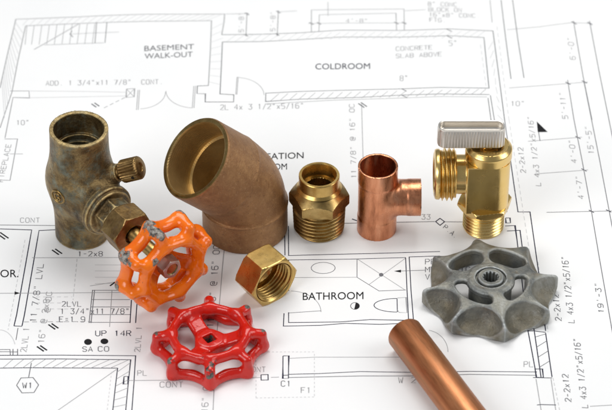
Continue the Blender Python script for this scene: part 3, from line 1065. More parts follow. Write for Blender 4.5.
# ------------------------------------------------------------------ hand wheels
def loop_wheel_sdf(R, h, tube, ring_r, ring_tube, knob0, hub_r, hub_z, hole, spokes, spoke_w, valley=0.80, kfin=3.6, rz=0.74):
    def f(X, Y, Z):
        r = np.hypot(X, Y)
        th = np.arctan2(Y, X)
        d = (th - knob0 + PI / 8) % (PI / 4) - PI / 8
        t = np.clip(1 - np.abs(d) / (PI / 8), 0, 1)
        # upper ring, drawn out a little towards every knob
        rr = ring_r + 0.9 * t * t
        up = np.hypot(r - rr, (Z - (h - ring_tube * 1.25)) * rz) - ring_tube
        # lower scalloped ring
        Rc = R - tube - (1 - valley) * R * (1 - t ** 1.8)
        lo = np.hypot((r - Rc) * 0.95, (Z - tube * 1.2) * 0.83) - tube
        # knobs: an arched finger from the ring out and down to the scallop
        u, v = r * np.cos(d), r * np.sin(d)
        kr = tube * 1.04
        a1 = seg2(u, Z, (ring_r, h - ring_tube * 1.3), (R - kr * 1.2, h - kr * 1.5))
        a2 = seg2(u, Z, (R - kr * 1.2, h - kr * 1.5), (R - kr, kr))
        kn = np.hypot(np.minimum(a1, a2), v) - kr
        s = smin(smin(up, lo, 1.2), kn, kfin)
        # hub and spokes
        hub = box2(r, Z - hub_z * 0.55, hub_r, hub_z * 0.45, 0.9)
        sp = np.full(np.shape(r), 1e9)
        for a in spokes:
            ca, sa = math.cos(a), math.sin(a)
            p, q = X * ca + Y * sa, -X * sa + Y * ca
            zc = hub_z * 0.70 + np.clip((p - hub_r) / (ring_r - hub_r), 0, 1) * (h - ring_tube * 1.9 - hub_z * 0.70)
            ww = spoke_w + 1.0 * np.clip((hub_r + 2 - p) / 5, 0, 1)
            bx = np.maximum(np.maximum(box2(q * spoke_w / ww, Z - zc, spoke_w, 1.7, 1.3), -p), p - ring_r)
            sp = np.minimum(sp, bx)
        s = smin(s, smin(hub, sp, 2.2), 2.4)
        if hole:
            c, s_ = math.cos(0.6), math.sin(0.6)
            s = smax(s, -box2(X * c + Y * s_, -X * s_ + Y * c, hole, hole, 0.4), 0.5)
        return s
    return f


def wheel_parts(f, bmin, bmax, h, mat, parent, hub_r, ring_in, spokes, sub=None, wearf=None):
    """one casting, split into rim, hub and spokes along their joints; normals run on across the joints"""
    P, Q, N = surface_nets(f, bmin, bmax, h)
    cvx = convexity(P, Q, N, h)
    cen = P[Q].mean(1)
    r = np.hypot(cen[:, 0], cen[:, 1])
    th = np.arctan2(cen[:, 1], cen[:, 0])
    lab = np.zeros(len(Q), int)
    lab[r < ring_in] = 2
    lab[r < hub_r] = 1
    diff = np.stack([np.abs((th - a + PI) % (2 * PI) - PI) for a in spokes], 1)
    near = diff.argmin(1)
    groups = [('rim', lab == 0), ('hub', lab == 1)] + [('spoke', (lab == 2) & (near == k)) for k in range(len(spokes))]
    out = []
    for name, m in groups:
        q = Q[m]
        if not len(q):
            continue
        used, inv = np.unique(q, return_inverse=True)
        pts, nn = P[used], N[used]
        we = wearf(pts) if wearf else None
        if sub is not None:
            pts, nn = put(pts, *sub), nn @ sub[0].T
        out.append(link_mesh(name, pts, inv.reshape(q.shape), mat, parent, True, nn, wear=we, edge=cvx[used]))
    return out


# red wheel, lying flat
s, ce, se = scale_at(352)
R = 58.0 * s
red = thing('hand_wheel', 'glossy red cast hand wheel with chipped paint lying flat on the plan', 'hand wheel', at(210, 351.5))
hh = 12.8
sp3 = [math.radians(a) for a in (123, 3, 243)]
f = loop_wheel_sdf(R, hh, 2.2, 0.63 * R, 1.95, math.radians(2), 6.0, 7.8, 2.3, sp3, 3.5, 0.84, 2.4, 0.80)


def red_wear(p):
    r = np.hypot(p[:, 0], p[:, 1])
    th = np.arctan2(p[:, 1], p[:, 0])
    d = np.abs((th - math.radians(2) + PI / 8) % (PI / 4) - PI / 8) * r
    tip = np.clip((r / R - 0.80) / 0.10, 0, 1) * np.clip((p[:, 2] - 0.70 * hh) / 2.0, 0, 1) * np.clip((3.0 - d) / 1.5, 0, 1)
    front = np.clip((2.4 - d) / 1.0, 0, 1) * np.clip((r / R - 0.72) / 0.08, 0, 1) * (np.abs(th + PI / 2 - 0.03) < 0.5) * np.clip((p[:, 2] - 5) / 3, 0, 1)
    inner = 0.30 * np.clip((7.4 - np.abs(p[:, 2])) / 2, 0, 1) * (r < 0.60 * R) * (p[:, 1] > 6)
    hole = 0.8 * (r < 3.4) * (p[:, 2] < 6.9)
    per = 0.50 + 0.28 * np.sin(th * 2.3 + 1.0)
    return np.maximum(np.maximum(tip * per, front * 0.62), np.maximum(inner, hole))


wheel_parts(f, (-R - 1, -R - 1, -0.6), (R + 1, R + 1, hh + 1), 0.36, M['red_paint'], red, 6.6, 0.60 * R - 1.6, sp3, None, red_wear)


# grey wheel: solid skirt with scooped pockets
def grey_sdf(R, h, k0, open_spans, hub_r):
    def f(X, Y, Z):
        r = np.hypot(X, Y)
        th = np.arctan2(Y, X)
        d = (th - k0 + PI / 8) % (PI / 4) - PI / 8          # from the nearest ridge
        e = (th - k0) % (PI / 4) - PI / 8                   # from the middle of the nearest pocket
        dome = h - 0.0032 * r * r
        # outline: points at the ridges, hollow between
        t = np.clip(1 - np.abs(d) / (PI / 8), 0, 1)
        Ro = R * (0.905 + 0.098 * t ** 1.7)
        body = smax(r - Ro, np.maximum(Z - dome, -Z), 2.4)
        # scooped pockets
        u, v = r * np.cos(e), r * np.sin(e)
        back = np.clip((np.sin(th) - 0.25) / 0.5, 0, 1)
        pk = np.sqrt(((u - R * 1.03) / ((0.435 - 0.17 * back) * R)) ** 2 + (v / (0.362 * R)) ** 2 + ((Z - h * 0.95) / (h * 0.93)) ** 2)
        pk = (pk - 1) * h * 0.62
        body = smax(body, -pk, 1.0)
        # hollow underside, leaving a top plate and skirt
        inner = np.maximum(r - (0.52 * R + 0.20 * R * back), Z - (dome - 2.8))
        hub = smax(r - hub_r, np.maximum(Z - h * 0.98, -Z), 0.8)
        body = smax(body, -inner, 1.6)
        # openings in the plate
        for (a0, a1, r0, r1) in open_spans:
            am, ah = (a0 + a1) / 2, (a1 - a0) / 2
            dd = (th - am + PI) % (2 * PI) - PI
            rm = (r0 + r1) / 2
            op = box2(dd * rm, r - rm, ah * rm, (r1 - r0) / 2, (r1 - r0) * 0.40)
            body = smax(body, -op, 1.4)
        body = smin(body, hub, 0.8)
        # hub boss ring and splined square hole
        boss = smax(np.abs(r - 4.5) - 1.0, np.maximum(Z - (h + 0.45), h - 3 - Z), 0.4)
        body = smax(body, -np.maximum(np.abs(r - 6.2) - 0.5, h - 1.3 - Z), 0.4)
        body = smin(body, boss, 0.5)
        hole = r - (3.2 + 0.28 * np.cos(12 * th))
        return smax(body, -hole, 0.4)
    return f


s, ce, se = scale_at(298)
R = 69.0 * s
hh = 12.0
gw = thing('hand_wheel', 'dull grey cast metal hand wheel with scooped pockets lying beside the lever valve', 'hand wheel', at(489.6, 297.6))
D = math.radians
spans = [(D(100), D(157), 0.36 * R, 0.69 * R), (D(32), D(89), 0.36 * R, 0.69 * R), (D(-64), D(8), 0.35 * R, 0.52 * R), (D(186), D(270), 0.36 * R, 0.53 * R)]
f = grey_sdf(R, hh, D(9), spans, 0.31 * R)


def grey_stain(p):
    r = np.hypot(p[:, 0], p[:, 1])
    th = np.arctan2(p[:, 1], p[:, 0])
    e = (th - D(9)) % (PI / 4) - PI / 8
    pk = np.sqrt(((r * np.cos(e) - R * 1.03) / (0.435 * R)) ** 2 + (r * np.sin(e) / (0.362 * R)) ** 2)
    return np.clip((1.0 - pk) / 0.22, 0, 1)


wheel_parts(f, (-R - 1, -R - 1, -0.6), (R + 1, R + 1, hh + 2), 0.36, M['grey_zinc'], gw, 0.325 * R, 0.575 * R,
            [D(a) for a in (95.5, 170, 280, 20)], None, grey_stain)

# ------------------------------------------------------------------ copper pipe
s, ce, se = scale_at(345)
rp = 7.9
phi = D(64.2)
dirp = np.array((math.cos(phi), -math.sin(phi), 0))
LEN = 150.0
a0 = at(403.6, 346.0)                       # under the far end of the pipe
ro, ri = rp, rp - 1.0
prof = [(ri, 0.5), (ri + 0.25, 0.08), (ro - 0.7, 0.0), (ro - 0.25, 0.2), (ro, 0.8), (ro, LEN * 0.33), (ro, LEN * 0.66), (ro, LEN - 0.5), (ro - 0.4, LEN), (ri, LEN), (ri, LEN * 0.5)]
P, F = lathe(prof, 96, True)
pipe = link_mesh('pipe', P, F, M['pipe_copper'], None, True, sharp=40)
pipe.location = Vector((a0[0], a0[1], rp)) * MM
Rm = frame_z(dirp)
pipe.rotation_euler = Matrix(Rm.tolist()).to_euler()
tag(pipe, 'straight length of copper pipe running off the front edge of the plan', 'pipe')

# ------------------------------------------------------------------ copper tee
s, ce, se = scale_at(228)
tee_h = 61.5 * s / ce
tr = 19.4 * s
br = 18.4 * s
bl = 43.0 * s
zb = tee_h * 0.505


def tee_sdf(X, Y, Z):
    rv = np.hypot(X, Y)
    rb = np.hypot(Y, Z - zb)
    run = np.maximum(rv - tr - 0.25 * np.clip((np.abs(Z - zb) - 9.5), -0.5, 0.5), np.maximum(Z - tee_h, -Z))
    brn = np.maximum(rb - br - 0.2 * np.clip((X - 13.5), -0.5, 0.5), np.maximum(X - bl, -X))
    o = smin(run, brn, 3.2)
    o = np.maximum(o, np.maximum(Z - tee_h, np.maximum(-Z, X - bl)))
    w_ = 0.95
    inn = smin(rv - tr + w_, np.maximum(rb - br + w_, -X), 2.0)
    return smax(o, -inn, 0.35)


tee = tag(sdf_obj('pipe_tee', tee_sdf, (-tr - 1, -tr - 1, -0.6), (bl + 0.8, tr + 1, tee_h + 0.8), 0.34, M['copper'], None, sharp=50),
          'shiny copper pipe tee standing upright with its side branch to the right', 'pipe tee')
tee.location = Vector(at(376.6, 228.6)) * MM

# ------------------------------------------------------------------ brass male adapter
s, ce, se = scale_at(228)
ad = thing('pipe_adapter', 'brass male threaded adapter with hex collar standing between elbow and copper tee', 'pipe adapter', at(319, 228))
ah_ = 52.5 * s / ce
z_hex0 = 25.5 * s / ce
z_hex1 = 41.0 * s / ce
rn = 20.2 * s
af2 = 26.2 * s
rth = 25.4 * s
P, F = thread(rth - 0.75, 0.0, z_hex0, 2.05, 1.35, rth - 4.2, -0.045, 144)
link_mesh('threaded_end', P, F, M['aged_brass'], ad, True, sharp=60)
hx_rot = D(30 - 4)


def ad_hex(X, Y, Z):
    r = np.hypot(X, Y)
    hx = hexd(X, Y, af2, D(90 - 4))
    cone = (r - (af2 * 1.10 + (z_hex1 - 4.0 - Z) * 1.25)) * 0.62
    cone2 = (r - (af2 * 1.12 + (Z - z_hex0) * 1.6)) * 0.53
    b = np.maximum(np.maximum(hx, smax(cone, cone2, 0.3)), np.maximum(Z - z_hex1, z_hex0 - Z))
    return np.maximum(b, -(r - rn + 3.0))


sdf_obj('hex_collar', ad_hex, (-af2 * 1.2 - 1, -af2 * 1.2 - 1, z_hex0 - 1), (af2 * 1.2 + 1, af2 * 1.2 + 1, z_hex1 + 1), 0.32, M['aged_brass'], ad, sharp=30)
P, F = lathe([(rn - 2.6, z_hex1 - 8.5), (rn - 1.6, z_hex1 - 8.0), (rn - 1.55, ah_ - 0.4), (rn - 1.3, ah_), (rn - 0.25, ah_), (rn, ah_ - 0.35), (rn - 0.05, z_hex1 + 1.0), (rn + 1.0, z_hex1 - 0.3)][::-1], 120)
link_mesh('socket', P, F, M['brass'], ad, True, sharp=35)
P, F = lathe([(0.01, z_hex1 - 13), (rn - 3.2, z_hex1 - 13), (rn - 3.2, z_hex1 - 8.5), (rn - 2.0, z_hex1 - 8.4)][::-1], 96)
link_mesh('bore', P, F, M['aged_brass'], ad, True, sharp=35)

# ------------------------------------------------------------------ flare nut lying on a flat
phi = D(52)
nn_ = np.array((math.cos(phi), -math.sin(phi), 0))
s, ce, se = scale_at(298)
NAF = 11.0
NL = 13.0
front = at(275.2, 301.6)
nut = thing('flare_nut', 'open brass hex nut lying on its side below the bronze elbow', 'nut', front - nn_ * NL / 2)
Rn = frame_z(nn_)
Tn = np.array((0, 0, NAF))


def nut_sdf(X, Y, Z):
    r = np.hypot(X, Y)
    hx = hexd(X, Y, NAF, D(90))
    c1 = (r - (NAF * 1.02 + (NL / 2 - Z) * 1.9)) * 0.46
    c2 = (r - (NAF * 1.06 + (Z + NL / 2) * 1.3)) * 0.6
    b = np.maximum(hx, np.maximum(smax(c1, c2, 0.3), np.abs(Z) - NL / 2))
    bore = np.maximum(r - 9.55, -(Z + NL / 2 - 2.8))
    lead = (r - (9.2 + (Z - NL / 2 + 1.0) * 1.0)) * 0.7
    b = smax(b, -np.minimum(bore, lead), 0.25)
    return np.maximum(b, -(r - 6.4))


P, Q, N = surface_nets(nut_sdf, (-NAF * 1.2 - 1, -NAF * 1.2 - 1, -NL / 2 - 1), (NAF * 1.2 + 1, NAF * 1.2 + 1, NL / 2 + 1), 0.30)
link_mesh('nut_body', put(P, Rn, Tn), Q, M['brass'], nut, True, sharp=30)
P, F = thread(9.6, -NL / 2 + 2.8, NL / 2 - 0.3, 1.75, 1.05, 0, 0, 120, 14, 0.6, True)
link_mesh('inner_thread', put(P, Rn, Tn), F, M['brass'], nut, True, sharp=60)


# ------------------------------------------------------------------ bronze 45 degree elbow
def sweep(rings, seg=120):
    """rings = [(centre, normal, radius)] -> skin"""
    P, F = [], []
    ref = np.array((0, 0, 0.0))
    for (c, n, r) in rings:
        n = np.asarray(n, float)
        n = n / np.linalg.norm(n)
        side = np.cross(n, PLANE)
        side = side / np.linalg.norm(side)
        for k in range(seg):
            a = 2 * PI * k / seg
            P.append(np.asarray(c) + r * (math.cos(a) * side + math.sin(a) * PLANE))
    for i in range(len(rings) - 1):
        for k in range(seg):
            l = (k + 1) % seg
            F.append((i * seg + k, i * seg + l, (i + 1) * seg + l, (i + 1) * seg + k))
    return np.array(P), F


s, ce, se = scale_at(227)
eb = at(245.2, 226.6)
er = 42.6 * s                     # socket outside radius
az = D(206)
hd = np.array((math.cos(az), math.sin(az), 0))
PLANE = np.array((-hd[1], hd[0], 0.0))
out = (hd + np.array((0, 0, 1))) / math.sqrt(2)
H1, L2 = 25.0, 33.0
bend = np.array((0, 0, H1))
elbow = thing('pipe_elbow', 'large brown bronze forty-five degree elbow with its open mouth facing left', 'pipe elbow', eb)


def elbow_rings(rfun, t0, t1, step=0.5, cr=17.0):
    """centre line from the base up, through the bend, out to the mouth; t in mm along it"""
    tanl = cr * math.tan(D(22.5)) / 1.0
    Rb = cr / 1.0
    arc = Rb * D(45)
    tl = Rb * math.tan(D(22.5))
    s1 = H1 - tl
    tot = s1 + arc + (L2 - tl)
    rings = []
    ts = list(np.arange(t0, min(t1, tot), step)) + [min(t1, tot)]
    for t in ts:
        if t < s1:
            c, n = np.array((0, 0, t)), np.array((0, 0, 1.0))
        elif t < s1 + arc:
            a = (t - s1) / Rb
            c = np.array((0, 0, s1)) + Rb * (hd * (1 - math.cos(a)) + np.array((0, 0, 1)) * math.sin(a))
            n = hd * math.sin(a) + np.array((0, 0, 1)) * math.cos(a)
        else:
            c = bend + out * (tl + t - s1 - arc)
            n = out
        rings.append((c, n, rfun(t, tot)))
    return rings, tot


CR = 26.0
_, TOT = elbow_rings(lambda t, T: 1, 0, 999, 1, CR)
SOCK = 15.0                        # depth of each socket


def r_out(t, T):
    r = er
    g = 0.0
    for c, wdt, am in ((SOCK, 0.55, 0.30), (T - SOCK - 5.5, 0.9, 0.10)):
        g += 1.35 * am * math.exp(-((t - c) / wdt) ** 2)
    mid = np.clip((t - SOCK) / 2.0, 0, 1) * np.clip((T - SOCK - 5.5 - t) / 5.0, 0, 1)
    r = er - 0.6 * mid + g
    e = min(t, T - t)
    if e < 0.8:
        r -= 0.5 * (0.8 - e)
    return r


ri_ = er - 2.5
rings, _ = elbow_rings(r_out, 0, 999, 0.35, CR)
P, F = sweep(rings)
# small random unevenness of the sand casting
rng = np.random.default_rng(3)
link_mesh('outer_wall', P, F, M['brown_bronze'], elbow, True)


def r_in(t, T):
    e = min(t, T - t)
    if e < 0.7:
        return ri_ + 0.35 * (0.7 - e)
    if e < SOCK:
        return ri_ - 0.010 * e + 0.022 * math.sin(t * 2 * PI / 1.1)
    return ri_ - 1.5


rr_, _ = elbow_rings(r_in, 0, 999, 0.25, CR)
P, F = sweep(rr_)
link_mesh('bore', P, [q[::-1] for q in F], M['machined'], elbow, True, sharp=50)
top_c, top_n = rings[-1][0], rings[-1][1]
rl = [(top_c, top_n, rings[-1][2]), (top_c + top_n * 0.12, top_n, er - 0.9), (top_c + top_n * 0.12, top_n, ri_ + 0.55), (top_c, top_n, rr_[-1][2])]
P, F = sweep(rl)
link_mesh('mouth_rim', P, F, M['aged_brass'], elbow, True, sharp=60)
bot = rings[0][0]
P, F = sweep([(bot, (0, 0, 1), rr_[0][2]), (bot, (0, 0, 1), rings[0][2])])
link_mesh('base_rim', P, F, M['machined'], elbow, True)

# ------------------------------------------------------------------ old valve with the orange wheel
s, ce, se = scale_at(233)
vb = at(82.5, 233)
VH = 100.5 * s / ce
valve = thing('gate_valve', 'weathered old bronze valve standing upright with worn orange hand wheel on its side stem', 'valve', vb)
rt, rbm = 28.6 * s, 27.0 * s
AXZ = 27.4
nv = np.array((math.cos(phi), -math.sin(phi), 0))
Rv = frame_z(nv)
capdir = np.array((0.86, -0.22, 0.46))
capdir = capdir / np.linalg.norm(capdir)
CZ0 = 30.0
zmid = VH * 0.52
logo_dir = np.array((math.cos(D(234)), math.sin(D(234)), 0))
rot_l = frame_z(logo_dir)
T1 = 19.0


def valve_sdf(X, Y, Z):
    r = np.hypot(X, Y)
    prof = rbm + (rt - rbm) * np.clip((Z - VH * 0.45) / 10, 0, 1)
    bul = 3.1 * np.exp(-((Z - zmid) / 10.5) ** 2)
    b = (r - prof - bul) * 0.95
    # shoulder band of the lower socket
    b = np.maximum(b, np.maximum(Z - VH, -Z))
    # bonnet boss
    t = X * nv[0] + Y * nv[1]
    q = np.hypot(-X * nv[1] + Y * nv[0], Z - AXZ)
    boss = np.maximum(q - (11.4 + 0.14 * (T1 - t)), np.maximum(t - T1, -t))
    b = smin(b, boss, 3.0)
    # bleed port boss
    tc = X * capdir[0] + Y * capdir[1] + (Z - CZ0) * capdir[2]
    qx = X - tc * capdir[0]
    qy = Y - tc * capdir[1]
    qz = Z - CZ0 - tc * capdir[2]
    qc = np.sqrt(qx ** 2 + qy ** 2 + qz ** 2)
    b = smin(b, np.maximum(qc - 4.0, np.maximum(tc - 20.5, -tc)), 3.0)
    # bores
    top = np.maximum(r - (rt - 1.9), VH - 11.0 - Z)
    top2 = np.maximum(r - (rt - 3.3), VH - 14.0 - Z)
    top3 = np.maximum(r - (rt - 4.3), VH - 40.0 - Z)
    b = smax(b, -np.minimum(np.minimum(top, top2), top3), 0.5)
    bot_ = np.maximum(r - (rbm - 2.0), Z - 11.0)
    return smax(b, -bot_, 0.5)


sdf_obj('valve_body', valve_sdf, (-18, -25, -0.7), (24, 18.5, VH + 1), 0.42, M['old_bronze'], valve)
body_o = [o for o in valve.children if o.name.startswith('valve_body')][0]
# raised cast emblem on the left flank
emb_pts = []


def emblem():
    strokes = []
    strokes.append([(3.5 * math.cos(a), 3.3 * math.sin(a)) for a in np.linspace(0, 2 * PI, 36)])
    strokes.append([(1.7 * math.cos(a), 2.0 * math.sin(a)) for a in np.linspace(D(40), D(320), 20)])
    strokes.append([(1.3, -1.1), (1.4, -0.1), (0.2, -0.1)])
    P, F = [], []
    for st in strokes:
        b = len(P)
        m = 8
        for i, (u, v) in enumerate(st):
            t = np.array(st[min(i + 1, len(st) - 1)]) - np.array(st[max(i - 1, 0)])
            t = t / np.linalg.norm(t)
            nrm = np.array((-t[1], t[0]))
            for k in range(m):
                a = 2 * PI * k / m
                off = 0.5 * math.cos(a)
                uu, vv = u + nrm[0] * off, v + nrm[1] * off
                zz = VH * 0.52 + vv
                rr0 = rbm + (rt - rbm) * np.clip((zz - VH * 0.45) / 10, 0, 1) + 3.1 * math.exp(-((zz - zmid) / 10.5) ** 2)
                dep = math.sqrt(max(rr0 ** 2 - uu ** 2, 1)) + 0.62 * math.sin(a)
                p = rot_l @ np.array((uu, 0, dep)) + np.array((0, 0, zz))
                P.append(p)
        for i in range(len(st) - 1):
            for k in range(m):
                l = (k + 1) % m
                F.append((b + i * m + k, b + i * m + l, b + (i + 1) * m + l, b + (i + 1) * m + k))
    return P, F


P, F = emblem()
link_mesh('emblem', P, F, M['aged_brass'], body_o, True)

# bonnet: flange, hex, packing nut, stem
Tv = np.array((0, 0, AXZ))
bz = M['old_bronze']


def bonnet_sdf(X, Y, Z):
    r = np.hypot(X, Y)
    ring = smax(r - 12.3, np.abs(Z - 20.3) - 1.5, 0.7)
    ring2 = smax(r - 10.9, np.abs(Z - 22.3) - 1.2, 0.8)
    hx = smax(hexd(X, Y, 7.4, D(10)), np.maximum(Z - 29.5, 19 - Z), 0.5)
    neck = np.maximum(r - 6.6, np.maximum(Z - 32, 20 - Z))
    return smin(smin(smin(ring, ring2, 0.8), hx, 1.0), neck, 0.5)


P, Q, N = surface_nets(bonnet_sdf, (-13.5, -13.5, 17.5), (13.5, 13.5, 33), 0.36)
link_mesh('bonnet', put(P, Rv, Tv), Q, bz, valve, True, edge=convexity(P, Q, N, 0.36))


def pack_sdf(X, Y, Z):
    r = np.hypot(X, Y)
    hx = hexd(X, Y, 9.3, D(22))
    c1 = (r - (9.5 + (41.6 - Z) * 1.6)) * 0.53
    c2 = (r - (9.0 + (Z - 30.4) * 1.5)) * 0.55
    b = smax(np.maximum(hx, np.maximum(Z - 41.6, 30.4 - Z)), smax(c1, c2, 0.3), 0.4)
    return smax(b, -np.maximum(r - 4.6, 39 - Z), 0.4)


P, Q, N = surface_nets(pack_sdf, (-12, -12, 29.4), (12, 12, 42.6), 0.34)
M['nut_bronze'] = metal('nut_bronze', (0.16, 0.092, 0.038), (0.30, 0.19, 0.075), (0.42, 0.29, 0.13), 140, (0.30, 0.46), 0.00012, None, 900, (0.07, 0.045, 0.022), (0.56, 0.68))
link_mesh('packing_nut', put(P, Rv, Tv), Q, M['nut_bronze'], valve, True, sharp=32)
WT = 65.2                          # wheel centre along the stem
P, F = lathe([(0.01, 36), (3.6, 36), (3.6, 43.5), (3.1, 45.0), (3.1, WT + 3.5), (2.8, WT + 4.2), (0.01, WT + 4.2)], 48)
link_mesh('stem', put(P, Rv, Tv), F, M['aged_brass'], valve, True, sharp=35)

# bleed cap with knurled edge
Rc_ = frame_z(capdir)


def knurled(r, z0, z1, ribs, dep):
    seg = ribs * 6
    prof = [(0.01, z0, 0), (r - 0.9, z0, 0), (r, z0 + 0.8, 0.4), (r, z0 + 1.6, 1), (r, z1 - 1.4, 1), (r, z1 - 0.7, 0.4), (r - 0.8, z1, 0), (2.2, z1, 0), (2.0, z1 - 0.5, 0), (0.01, z1 - 0.5, 0)]
    P, F = [], []
    for (rr, z, kf) in prof:
        for k in range(seg):
            a = 2 * PI * k / seg
            q = rr - kf * dep * (0.5 - 0.5 * math.cos(a * ribs))
            P.append((q * math.cos(a), q * math.sin(a), z))
    for i in range(len(prof) - 1):
        for k in range(seg):
            l = (k + 1) % seg
            F.append((i * seg + k, i * seg + l, (i + 1) * seg + l, (i + 1) * seg + k))
    return np.array(P), F


P, F = knurled(5.3, 22.0, 31.6, 26, 0.55)
cap = link_mesh('bleed_cap', put(P, Rc_, (0, 0, CZ0)), F, M['nut_bronze'], valve, True, sharp=50)
P, F = lathe([(0.01, 0), (0.75, 0), (0.75, 0.25), (0.01, 0.25)], 20)
hv = np.array((0.28, -0.86, 0.02))
hv = hv - capdir * np.dot(hv, capdir)
hv = hv / np.linalg.norm(hv)
link_mesh('cap_hole', put(P, frame_z(hv), np.array((0, 0, CZ0)) + capdir * 28.6 + hv * 5.08), F, M['dark'], cap, True)
P, F = lathe([(3.3, 18), (3.3, 22.3)], 40)
link_mesh('bleed_stub', put(P, Rc_, (0, 0, CZ0)), F, M['nut_bronze'], valve, True)

# the orange wheel on the stem
ow = bpy.data.objects.new('hand_wheel', None)
COL.objects.link(ow)
ow.parent = valve
RO = 23.2
OH = 14.6
sp_o = [D(a) for a in (100, 220, 340)]
f = loop_wheel_sdf(RO, OH, 2.65, 0.62 * RO, 2.3, D(14.5), 5.6, 6.5, None, sp_o, 3.4, 0.865, 2.3)


def orange_wear(p):
    def blob(a, rr, z, rad, amt):
        c = np.array((rr * math.cos(D(a)), rr * math.sin(D(a)), z))
        return amt * np.clip(1.6 - np.linalg.norm(p - c, axis=1) / rad, 0, 1)
    w_ = np.zeros(len(p))
    for b in ((104.5, RO, 4, 3.0, 1.0), (104.5, RO, 8, 3.0, 1.0), (104.5, RO, 12, 3.0, 1.0), (149.5, RO, 4, 3.4, 1.0), (149.5, RO, 8, 1.8, 0.7),
              (194.5, RO, 2, 2.4, 0.8), (132, 0.66 * RO, 15, 1.6, 0.9), (59.5, RO, 2, 2.5, 0.8), (284, RO, 3, 3.0, 0.7), (239, RO, 3, 2.5, 0.6), (330, RO, 2, 2.0, 0.7)):
        w_ = np.maximum(w_, blob(*b))
    return w_



wheel_parts(f, (-RO - 1, -RO - 1, -0.6), (RO + 1, RO + 1, OH + 1), 0.38, M['orange_paint'], ow, 6.2, 0.62 * RO - 2.4, sp_o,
            (Rv, Tv + nv * (WT - 7.5)), orange_wear)


def wnut(X, Y, Z):
    r = np.hypot(X, Y)
    b = np.maximum(hexd(X, Y, 4.3, D(12)), np.maximum((r - (4.5 + (4.6 - Z) * 1.8)) * 0.5, np.maximum(Z - 4.6, -1.0 - Z)))
    return np.maximum(b, -np.maximum(r - 2.9, 3.4 - Z))


P, Q, N = surface_nets(wnut, (-6.5, -6.5, -2), (6.5, 6.5, 5.5), 0.28)
M['steel'] = metal('worn_steel', (0.36, 0.335, 0.29), (0.52, 0.49, 0.43), (0.64, 0.60, 0.54), 200, (0.35, 0.5), 0.0001, None, 900, (0.10, 0.07, 0.05))
link_mesh('wheel_nut', put(P, Rv, Tv + nv * (WT + 0.2)), Q, M['steel'], ow, True, sharp=32)

# the worn end of the old valve is not square: it leans to the right by a few degrees
TILT = D(1.6)
axis = (0.0, 1.0, 0.0)
valve.rotation_euler = Matrix.Rotation(TILT, 3, Vector(axis)).to_euler()
valve.location.z = rbm * math.sin(TILT) * MM

# ------------------------------------------------------------------ brass ball valve with lever
s, ce, se = scale_at(227)
bv = thing('lever_valve', 'shiny yellow brass valve with ribbed chrome lever standing behind the grey wheel', 'valve', at(483, 227))
nb = M['new_brass']
k_ = s / ce
z1 = 12.6 * k_ * 1.0
rb_ = 20.4 * s
P, F = thread(rb_ - 0.75, 0.0, 22.0 * k_, 1.75, 0.85, rb_ - 3.5, 0.0, 132)
link_mesh('threaded_end', P, F, nb, bv, True, sharp=60)
zf0, zf1 = 20.6 * k_, 27.7 * k_
afb = 24.0 * s


def bv_flange(X, Y, Z):
    r = np.hypot(X, Y)
    hx = hexd(X, Y, afb, D(90 + 10))
    c1 = (r - (afb * 0.95 + (Z - zf0) * 0.9)) * 0.72
    c2 = (r - (afb * 1.07 + (zf1 - Z) * 1.3)) * 0.6
    return np.maximum(np.maximum(hx, smax(c1, c2, 0.3)), np.maximum(Z - zf1, zf0 - Z))


sdf_obj('hex_flange', bv_flange, (-14, -14, zf0 - 1), (14, 14, zf1 + 1), 0.32, nb, bv, sharp=30)
zt = 80.5 * k_
zc0 = 70.0 * k_
rbd = 21.3 * s
ZH = 52.0 * k_


def bv_body(X, Y, Z):
    r = np.hypot(X, Y)
    rad = np.where(X > 0, 6.4, 0.5)
    b = box2(X - 0.6, Y, rbd, 9.3, rad)
    b = np.maximum(b, np.maximum(Z - zc0, zf1 - 1.0 - Z))
    # saddle where the body meets the flange
    sad = np.sqrt((X * 0.9) ** 2 + (Y + 2) ** 2)
    # outlet neck
    q = np.hypot(Y, Z - ZH)
    nk = np.maximum(q - 8.9 + 0.0 * X, np.maximum(X, -X - 15.5))
    return smin(b, nk, 0.5)


sdf_obj('valve_body', bv_body, (-16.5, -11.5, zf1 - 2), (11.5, 11.5, zc0 + 1), 0.34, nb, bv, sharp=35)


def bv_cap(X, Y, Z):
    r = np.hypot(X, Y)
    r = np.hypot(X - 0.6, Y)
    b = smax(r - rbd * 1.08, (r - rbd * 0.90 - (zt - Z) * 1.0) * 0.71, 0.4)
    b = np.maximum(b, np.maximum(Z - zt, zc0 + 0.06 - Z))
    slot = np.maximum(np.maximum(np.abs(X - 1.2) - 2.9, np.abs(Y + 4.0) - 0.5), zt - 1.2 - Z)
    return smax(b, -slot, 0.2)


sdf_obj('bonnet_cap', bv_cap, (-12, -12, zc0 - 1), (12, 12, zt + 1), 0.32, nb, bv, sharp=35)
# hose outlet: thread round a horizontal axis pointing left
Rh = frame_z((-1, 0, 0))
rh = 26.2 * s
xa, xb = 13.6, 22.6
P, F = thread(rh - 1.4, xa, xb - 2.0, 2.1, 1.5, 7.5, 0.0, 132, 16, 0.4)
link_mesh('hose_thread', put(P, Rh, (0, 0, ZH)), F, nb, bv, True, sharp=60)
P, F = lathe([(8.2, xa + 2), (8.2, xb + 0.4), (8.6, xb + 0.8), (rh - 2.4, xb + 0.8), (rh - 0.9, xb + 0.3), (rh - 0.5, xb - 0.4), (rh - 0.5, xb - 1.6), (rh - 1.4, xb - 2.2), (rh - 3, xb - 2.2)][::-1], 120)
link_mesh('outlet_lip', put(P, Rh, (0, 0, ZH)), F, nb, bv, True, sharp=35)

# lever: a pressed tray with a ribbed outside
hz0 = zt + 1.2
HL, HW, HT = 14.7, 4.2, 9.4
HX = -7.6


